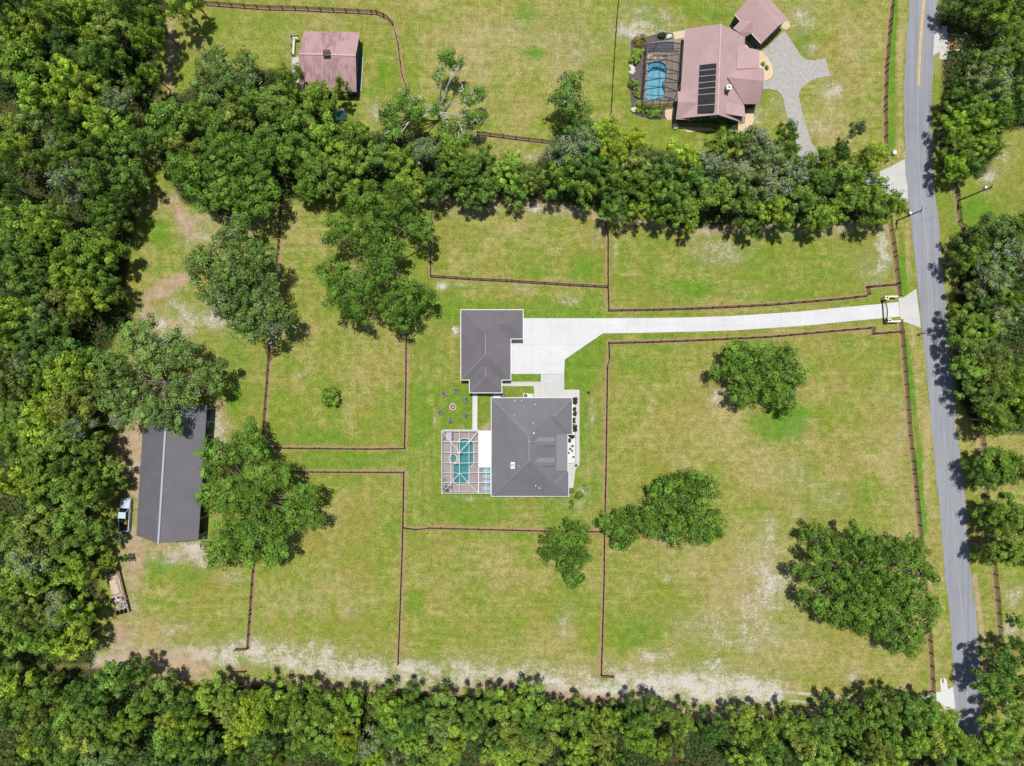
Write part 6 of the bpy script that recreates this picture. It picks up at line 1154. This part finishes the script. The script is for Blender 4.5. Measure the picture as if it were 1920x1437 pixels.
# ------------------------------------------------------------------ shrubs
def shrub(x, y, r, H, tone, lab, seed, leaf=.13, cat='shrub', group=None):
    n = 5 if r > .3 else 3; rd = random.Random(seed); L = [(rd.uniform(-.4, .4)*r, rd.uniform(-.4, .4)*r, H*.55, r*.68, H*.42) for k in range(n)]
    k_ = max(.10, r*.30); t = thing('shrub', lab, cat, P(x, y), group=group)
    C, Nn, S, T, rg = foliage(L, seed, leaf, 1.0, (k_*.7, k_*1.2)); o = D.objects.new('foliage', quads_mesh('foliage', C, Nn, S, T, rg, M_LEAF)); COL.objects.link(o); o.parent = t; o.color = (*TONES[tone], 1)
    MB().tube([(0, 0, -.1), (0, 0, H*.5)], [.05, .03], 6).build('stem', M_BARK, t, world=False)
TONES['golden'] = (.30, .26, .03); TONES['deep'] = (.035, .07, .02)
SH = [(1200, 81, 1.15, 1.5, 'golden', 'large golden-green round shrub at the top of the pink house bed'), (1195, 101, 1.0, 1.2, 'bright green', 'loose bright green shrub below the golden one'), (1188, 117, .95, 1.4, 'bright green', 'clipped round shrub left of the bright blue pool'), (1186.5, 157, .95, 1.4, 'mid green', 'clipped round shrub left of the lower end of the bright blue pool'), (1193, 171, .7, .9, 'olive', 'loose small shrub below the lower clipped one'), (1194, 180, .6, .7, 'olive', 'pale small shrub at the lower left of the bronze cage'), (1198, 203, 1.1, 1.2, 'bright green', 'leafy shrub at the lower left corner of the bronze cage'), (1211, 210, .9, 1.0, 'mid green', 'leafy shrub below the left part of the bronze cage'), (1222, 216, .8, .9, 'mid green', 'leafy shrub at the bottom of the mulch bed'), (1234, 214, .9, 1.0, 'mid green', 'leafy shrub below the right part of the bronze cage'), (1240, 68, .7, .8, 'deep', 'dark shrub above the slate end of the bronze cage'),
 (1077.8, 747.5, .42, .9, 'deep', 'dark clipped shrub at the north east corner of the main house'), (1077.8, 753.5, .50, .9, 'deep', 'second dark clipped shrub from the north east corner of the main house'), (1076.6, 767, .33, .7, 'deep', 'third dark clipped shrub down the white gravel bed'), (1076.6, 775.5, .38, .7, 'deep', 'fourth dark clipped shrub down the white gravel bed'), (1075.4, 785.5, .28, .6, 'deep', 'small dark shrub halfway down the upper gravel bed'), (1075.4, 791.5, .30, .6, 'deep', 'small dark shrub below the halfway one in the gravel bed'), (1077.4, 799, .42, .8, 'deep', 'dark clipped shrub second from the end of the upper row'), (1077, 806, .42, .8, 'deep', 'dark clipped shrub ending the upper row of the gravel bed'), (1072.8, 819, .40, .7, 'deep', 'dark shrub at the inner corner of the east wall'), (1067.6, 825.5, .33, .5, 'deep', 'small dark shrub just below the inner corner of the east wall'), (1068.8, 817.3, .25, .5, 'deep', 'tiny dark shrub tight against the inner corner'),
 (1070.4, 919, .52, 1.0, 'dark green', 'dark shrub at the south east corner of the main house'), (1085.4, 927.8, .72, 1.3, 'dark green', 'round green shrub off the south east corner of the main house'), (1097, 912, .42, .7, 'olive', 'thin shrub upper right of the round one'), (1101, 917, .36, .6, 'dark green', 'thin dark shrub right of the round one'), (1071.5, 941, .42, .9, 'dark green', 'narrow shrub south of the main house corner'), (1070.3, 949, .38, .9, 'dark green', 'narrow shrub lowest below the main house corner'), (1103.5, 943, .36, .7, 'olive', 'faint shrub farthest right below the main house'), (1103, 736.5, .22, .4, 'deep', 'tiny dark plant in the lawn right of the concrete walk'),
 (1430, 121, .35, .5, 'mid green', 'small plant in the tan planter, upper one'), (1436, 128, .35, .5, 'dark green', 'small plant in the tan planter, lower one'), (1350, 236, .9, 2.2, 'bright green', 'green shrub against the south wall of the pink house')]
for i, s in enumerate(SH): shrub(*s, 700+i)
for i, (x, y, r) in enumerate(((1073, 837, .13), (1069, 841.8, .11), (1072.6, 845.7, .13), (1065.4, 848.8, .13), (1075, 857, .10))): shrub(x, y, r*1.4, .35, 'deep', f'{ORD[i]} tiny dark plant from the top in the gravel bed near the porch', 800+i, leaf=.09, group='tiny plants in the white gravel bed')
t = thing('planter', 'dark round planter where the concrete walk narrows', 'planter', P(1080, 872.5)+V(0, 0, .05)); MB().cyl(P(1080, 872.5)+V(0, 0, .05), .18, .4, 14, .25).build('pot', M_BLACK, t); MB().cyl(P(1080, 872.5)+V(0, 0, .45), .22, .03, 14).build('soil', mat('soil', (.05, .035, .03), .9), t)

# ------------------------------------------------------------------ pickup truck
def wheel(par, x, y, r=.4, w=.26):
    ty = MB(); n = 18; c = V(x, y, r); vs = [c+V(s*w/2, math.cos(2*math.pi*k/n)*r, math.sin(2*math.pi*k/n)*r) for s in (-1, 1) for k in range(n)]
    ty.add(vs, [(k, (k+1) % n, n+(k+1) % n, n+k) for k in range(n)]+[tuple(range(n))[::-1], tuple(n+k for k in range(n))]); o = ty.build('wheel', mat('tyre_rubber', (.02, .02, .02), .8), par, world=False)
    rm = MB(); q = x+(w/2+.005)*(1 if x > 0 else -1); rm.add([V(q, y+math.cos(2*math.pi*k/12)*r*.55, r+math.sin(2*math.pi*k/12)*r*.55) for k in range(12)], [tuple(range(12))]); rm.build('rim', mat('alloy', (.5, .5, .52), .3), o, world=False)
def lofted(sections):     # sections along y: (y, half width bottom, half width top, z0, z1)
    mb = MB(); vs = []
    for y, wb, wt, z0, z1 in sections: vs += [(-wb, y, z0), (wb, y, z0), (wb, y, z0+(z1-z0)*.55), (wt, y, z1), (-wt, y, z1), (-wb, y, z0+(z1-z0)*.55)]
    n = len(sections); fs = [tuple(range(6)), tuple((n-1)*6+k for k in range(6))[::-1]]
    for i in range(n-1):
        for k in range(6): fs.append((i*6+k, (i+1)*6+k, (i+1)*6+(k+1) % 6, i*6+(k+1) % 6))
    return mb.add(vs, fs)
M_SILV = mat('pale_silver_blue_paint', (.50, .60, .68), .3, var=.04, spec=.6); M_TGL = mat('dark_car_glass', (.012, .016, .022), .08, var=.05, spec=.7); M_BEDL = mat('black_bed_liner', (.03, .03, .032), .8)
T = thing('pickup_truck', 'pale silver-blue pickup truck parked at the left of the dark barn', 'pickup truck', P(238.5, 964.5)+V(0, 0, .01), R(-3.5)); kw = dict(world=False)
lofted([(2.95, .78, .62, .45, .86), (2.85, .92, .82, .38, 1.0), (2.0, .99, .88, .36, 1.08), (1.35, .99, .90, .36, 1.12)]).build('hood', M_SILV, T, **kw)
lofted([(1.35, .99, .94, .36, 1.1), (.4, .99, .95, .36, 1.12), (-.75, .99, .95, .36, 1.12)]).build('body', M_SILV, T, **kw)
mb = lofted([(1.32, .92, .84, 1.08, 1.12), (.72, .90, .66, 1.08, 1.78), (-.45, .90, .68, 1.08, 1.80), (-.72, .90, .72, 1.08, 1.7)]); cb_ = mb.build('cab', M_TGL, T, **kw)
MB().box((0, .12, 1.81), (1.36, 1.15, .05)).build('roof_panel', M_SILV, T, **kw)
for s in (-1, 1):
    for (a, b_) in (((s*.85, 1.25, 1.14), (s*.67, .70, 1.80)), ((s*.9, .1, 1.12), (s*.68, .1, 1.8)), ((s*.88, -.7, 1.12), (s*.70, -.5, 1.8))): MB().bar(a, b_, .07).build('pillar', M_SILV, T, **kw)
    MB().box((s*1.12, .95, 1.18), (.22, .12, .18)).build('mirror', M_SILV, T, **kw); MB().box((s*.70, 2.93, .74), (.3, .08, .18)).build('headlight', mat('headlamp', (.8, .8, .8), .2), T, **kw)
    MB().box((s*.93, -1.85, .78), (.12, 2.2, .68)).build('bed_side', M_SILV, T, **kw); MB().box((s*.88, -2.98, .85), (.12, .05, .3)).build('taillight', mat('red_lamp', (.4, .02, .02), .3), T, **kw)
    for y in (1.95, -1.8): wheel(T, s*.88, y)
MB().box((0, -1.85, .55), (1.74, 2.2, .08)).build('bed_floor', M_BEDL, T, **kw); MB().box((0, -2.93, .78), (1.74, .08, .68)).build('tailgate', M_SILV, T, **kw); MB().box((0, -3.02, .5), (1.8, .14, .16)).build('bumper', M_TRF, T, **kw); MB().box((0, 3.0, .5), (1.7, .14, .2)).build('bumper', M_TRF, T, **kw)
TB = P(238.5, 964.5)
def in_truck(x, y, z): c, s = math.cos(R(-3.5)), math.sin(R(-3.5)); return TB+V(x*c-y*s, x*s+y*c, z)
t = thing('tool_case', 'yellow tool case lying in the bed of the pickup', 'tool case', in_truck(.2, -1.45, .6), R(12)); MB().box((0, 0, .2), (.55, .75, .36)).build('case', mat('yellow_plastic', (.75, .48, .02), .4), t, world=False); MB().box((0, 0, .42), (.3, .12, .08)).build('handle', M_BLACK, t, world=False)
t = thing('fuel_can', 'black can beside the yellow case in the pickup bed', 'can', in_truck(-.45, -1.9, .6)); MB().cyl((0, 0, 0), .24, .5, 14).build('can', M_BLACK, t, world=False); MB().cyl((0, 0, .5), .06, .08, 8).build('cap', mat('red_lamp', (.4, .02, .02), .3), t, world=False)
t = thing('rope_coil', 'dark coil of rope near the tailgate of the pickup', 'rope', in_truck(.3, -2.4, .6)); MB().tube([(math.cos(a)*.25, math.sin(a)*.25, .05+.02*a) for a in [k*.5 for k in range(38)]], .03, 6).build('rope', mat('brown_rope', (.20, .12, .08), .9), t, world=False)

# ------------------------------------------------------------------ loaded trailer
TA = R(14); TC = P(225.5, 1109); TR = thing('flatbed_trailer', 'long flatbed trailer loaded with boards and scrap below the pickup', 'trailer', TC, TA)
M_FR = mat('trailer_frame', (.06, .055, .05), .7); M_TD = mat('trailer_deck', (.34, .24, .16), .9, var=.3)
mb = MB(); [mb.box((-.98+.28*k, 0, .72), (.26, 8.0, .05)) for k in range(8)]; mb.build('deck', M_TD, TR, world=False)
for s in (-1, 1):
    MB().box((s*1.18, 0, .68), (.1, 8.1, .16)).build('side_rail', M_FR, TR, world=False)
    for y in (-1.6, -.7): wheel(TR, s*1.05, y, .36, .2)
MB().bar((-.9, 4.0, .6), (0, 5.0, .55), .12).build('tongue', M_FR, TR, world=False); MB().bar((.9, 4.0, .6), (0, 5.0, .55), .12).build('tongue', M_FR, TR, world=False)
def on_tr(x, y, z): c, s = math.cos(TA), math.sin(TA); return TC+V(x*c-y*s, x*s+y*c, z)
t = thing('plywood_stack', 'stack of orange-tan plywood sheets on the upper half of the trailer', 'boards', on_tr(-.35, 1.7, .75), TA)
for k, (dx, a, m_) in enumerate(((0, 0, (.40, .27, .16)), (.08, 3, (.48, .38, .26)), (-.05, -4, (.42, .25, .13)), (.02, 2, (.50, .41, .30)))): MB().box((dx, -.15*k, .04+.07*k), (1.3, 3.6-.3*k, .05), R(a)).build('board', mat('plywood_%d' % k, m_, .8, var=.25, scale=1.5), t, world=False)
t = thing('ladder', 'white ladder lying along the right side of the loaded trailer', 'ladder', on_tr(.62, 1.8, 1.0), TA)
for s in (-1, 1): MB().box((s*.2, 0, 0), (.06, 3.4, .08)).build('side_rail', mat('ladder_white', (.66, .68, .72), .5), t, world=False)
for k in range(11): MB().box((0, -1.5+.3*k, .01), (.36, .05, .05)).build('rung', mat('ladder_white', (.66, .68, .72), .5), t, world=False)
t = thing('lumber_pile', 'pile of red-brown and pale lumber at the right edge of the trailer', 'lumber', on_tr(.98, 1.2, .76), TA)
for k in range(5): MB().box((rd.uniform(-.15, .15), rd.uniform(-.3, .3), .05+.07*k), (.12, 4.2-.4*k, .06), R(rd.uniform(-3, 3))).build('board', mat('lumber_%d' % k, ((.34, .14, .09), (.55, .42, .26), (.4, .2, .1), (.62, .52, .36), (.5, .4, .2))[k], .8), t, world=False)
t = thing('steel_rack', 'pale metal rack across the middle of the loaded trailer', 'rack', on_tr(0, -.5, .75), TA)
for z in (.3, .7): MB().box((0, 0, z), (2.3, .12, .1)).build('bar', mat('pale_steel', (.52, .54, .52), .4), t, world=False)
for s in (-1, 1): MB().box((s*1.0, 0, .35), (.1, .1, .7)).build('upright', mat('pale_steel', (.52, .54, .52), .4), t, world=False)
t = thing('scrap_pile', 'jumbled grey and rusty scrap on the lower half of the trailer', 'scrap', on_tr(0, -1.9, .75), TA)
for k in range(22): MB().box((rd.uniform(-.9, .9), rd.uniform(-1.1, 1.1), .1+rd.uniform(0, .4)), (rd.uniform(.15, .6), rd.uniform(.2, .9), rd.uniform(.05, .25)), rd.uniform(0, 3), rd.uniform(-.3, .3)).build('piece', mat('scrap_%d' % (k % 5), ((.40, .40, .42), (.24, .12, .08), (.58, .56, .50), (.18, .24, .22), (.46, .36, .20))[k % 5], .6, var=.3), t, world=False)
for k, w_ in enumerate(('left', 'middle', 'right')):
    t = thing('tyre', f'{w_} of the black tyres standing at the lower end of the trailer', 'tyre', on_tr(-.75+.75*k, -3.6, .75), TA, 'black tyres at the end of the trailer')
    MB().tube([(0, math.cos(a)*.34, .44+math.sin(a)*.34) for a in [2*math.pi*q/16 for q in range(17)]], .13, 8).build('tread', mat('tyre_rubber', (.02, .02, .02), .8), t, world=False); MB().box((0, 0, .44), (.08, .3, .3), rx=.78).build('rim', M_FR, t, world=False)
t = thing('tarpaulin_bundle', 'dark bundled tarpaulin at the upper end of the trailer', 'tarpaulin', on_tr(-.3, 3.6, .75), TA); MB().ball((0, 0, .25), .55, 6, (1.2, .7, .5), 3, .18).build('bundle', mat('dark_tarp', (.06, .06, .065), .8), t, world=False); MB().bar((-.5, 0, .5), (.5, 0, .5), .05).build('strap', M_TRF, t, world=False)

# ------------------------------------------------------------------ play house among the trees at the top
q = P(645, 226); t = thing('play_house', 'small playhouse with a dark green canopy and white posts among the trees', 'playhouse', q)
b = MB(); b.slab([q+V(-.9, .8, 2.4), q+V(.9, .8, 2.4), q+V(.9, 0, 3.0), q+V(-.9, 0, 3.0)], .06); b.slab([q+V(-.9, 0, 3.004), q+V(.9, 0, 3.004), q+V(.9, -.8, 2.4), q+V(-.9, -.8, 2.4)], .06); b.build('canopy', mat('dark_green_canopy', (.03, .10, .085), .5), t)
for sx in (-.8, .8):
    for sy in (-.7, .7): MB().box(q+V(sx, sy, 1.2), (.1, .1, 2.4)).build('post', M_WTRIM, t)
MB().box(q+V(0, 0, 1.2), (1.6, 1.4, .08)).build('platform', M_TD, t); MB().bar(q+V(0, .8, 1.25), q+V(0, 2.3, .15), .6, .05).build('slide', M_WTRIM, t)
MB().ball(q+V(.0, 1.1, 2.1), .42, 7, (1, 1, .6)).build('dome', M_WTRIM, t)
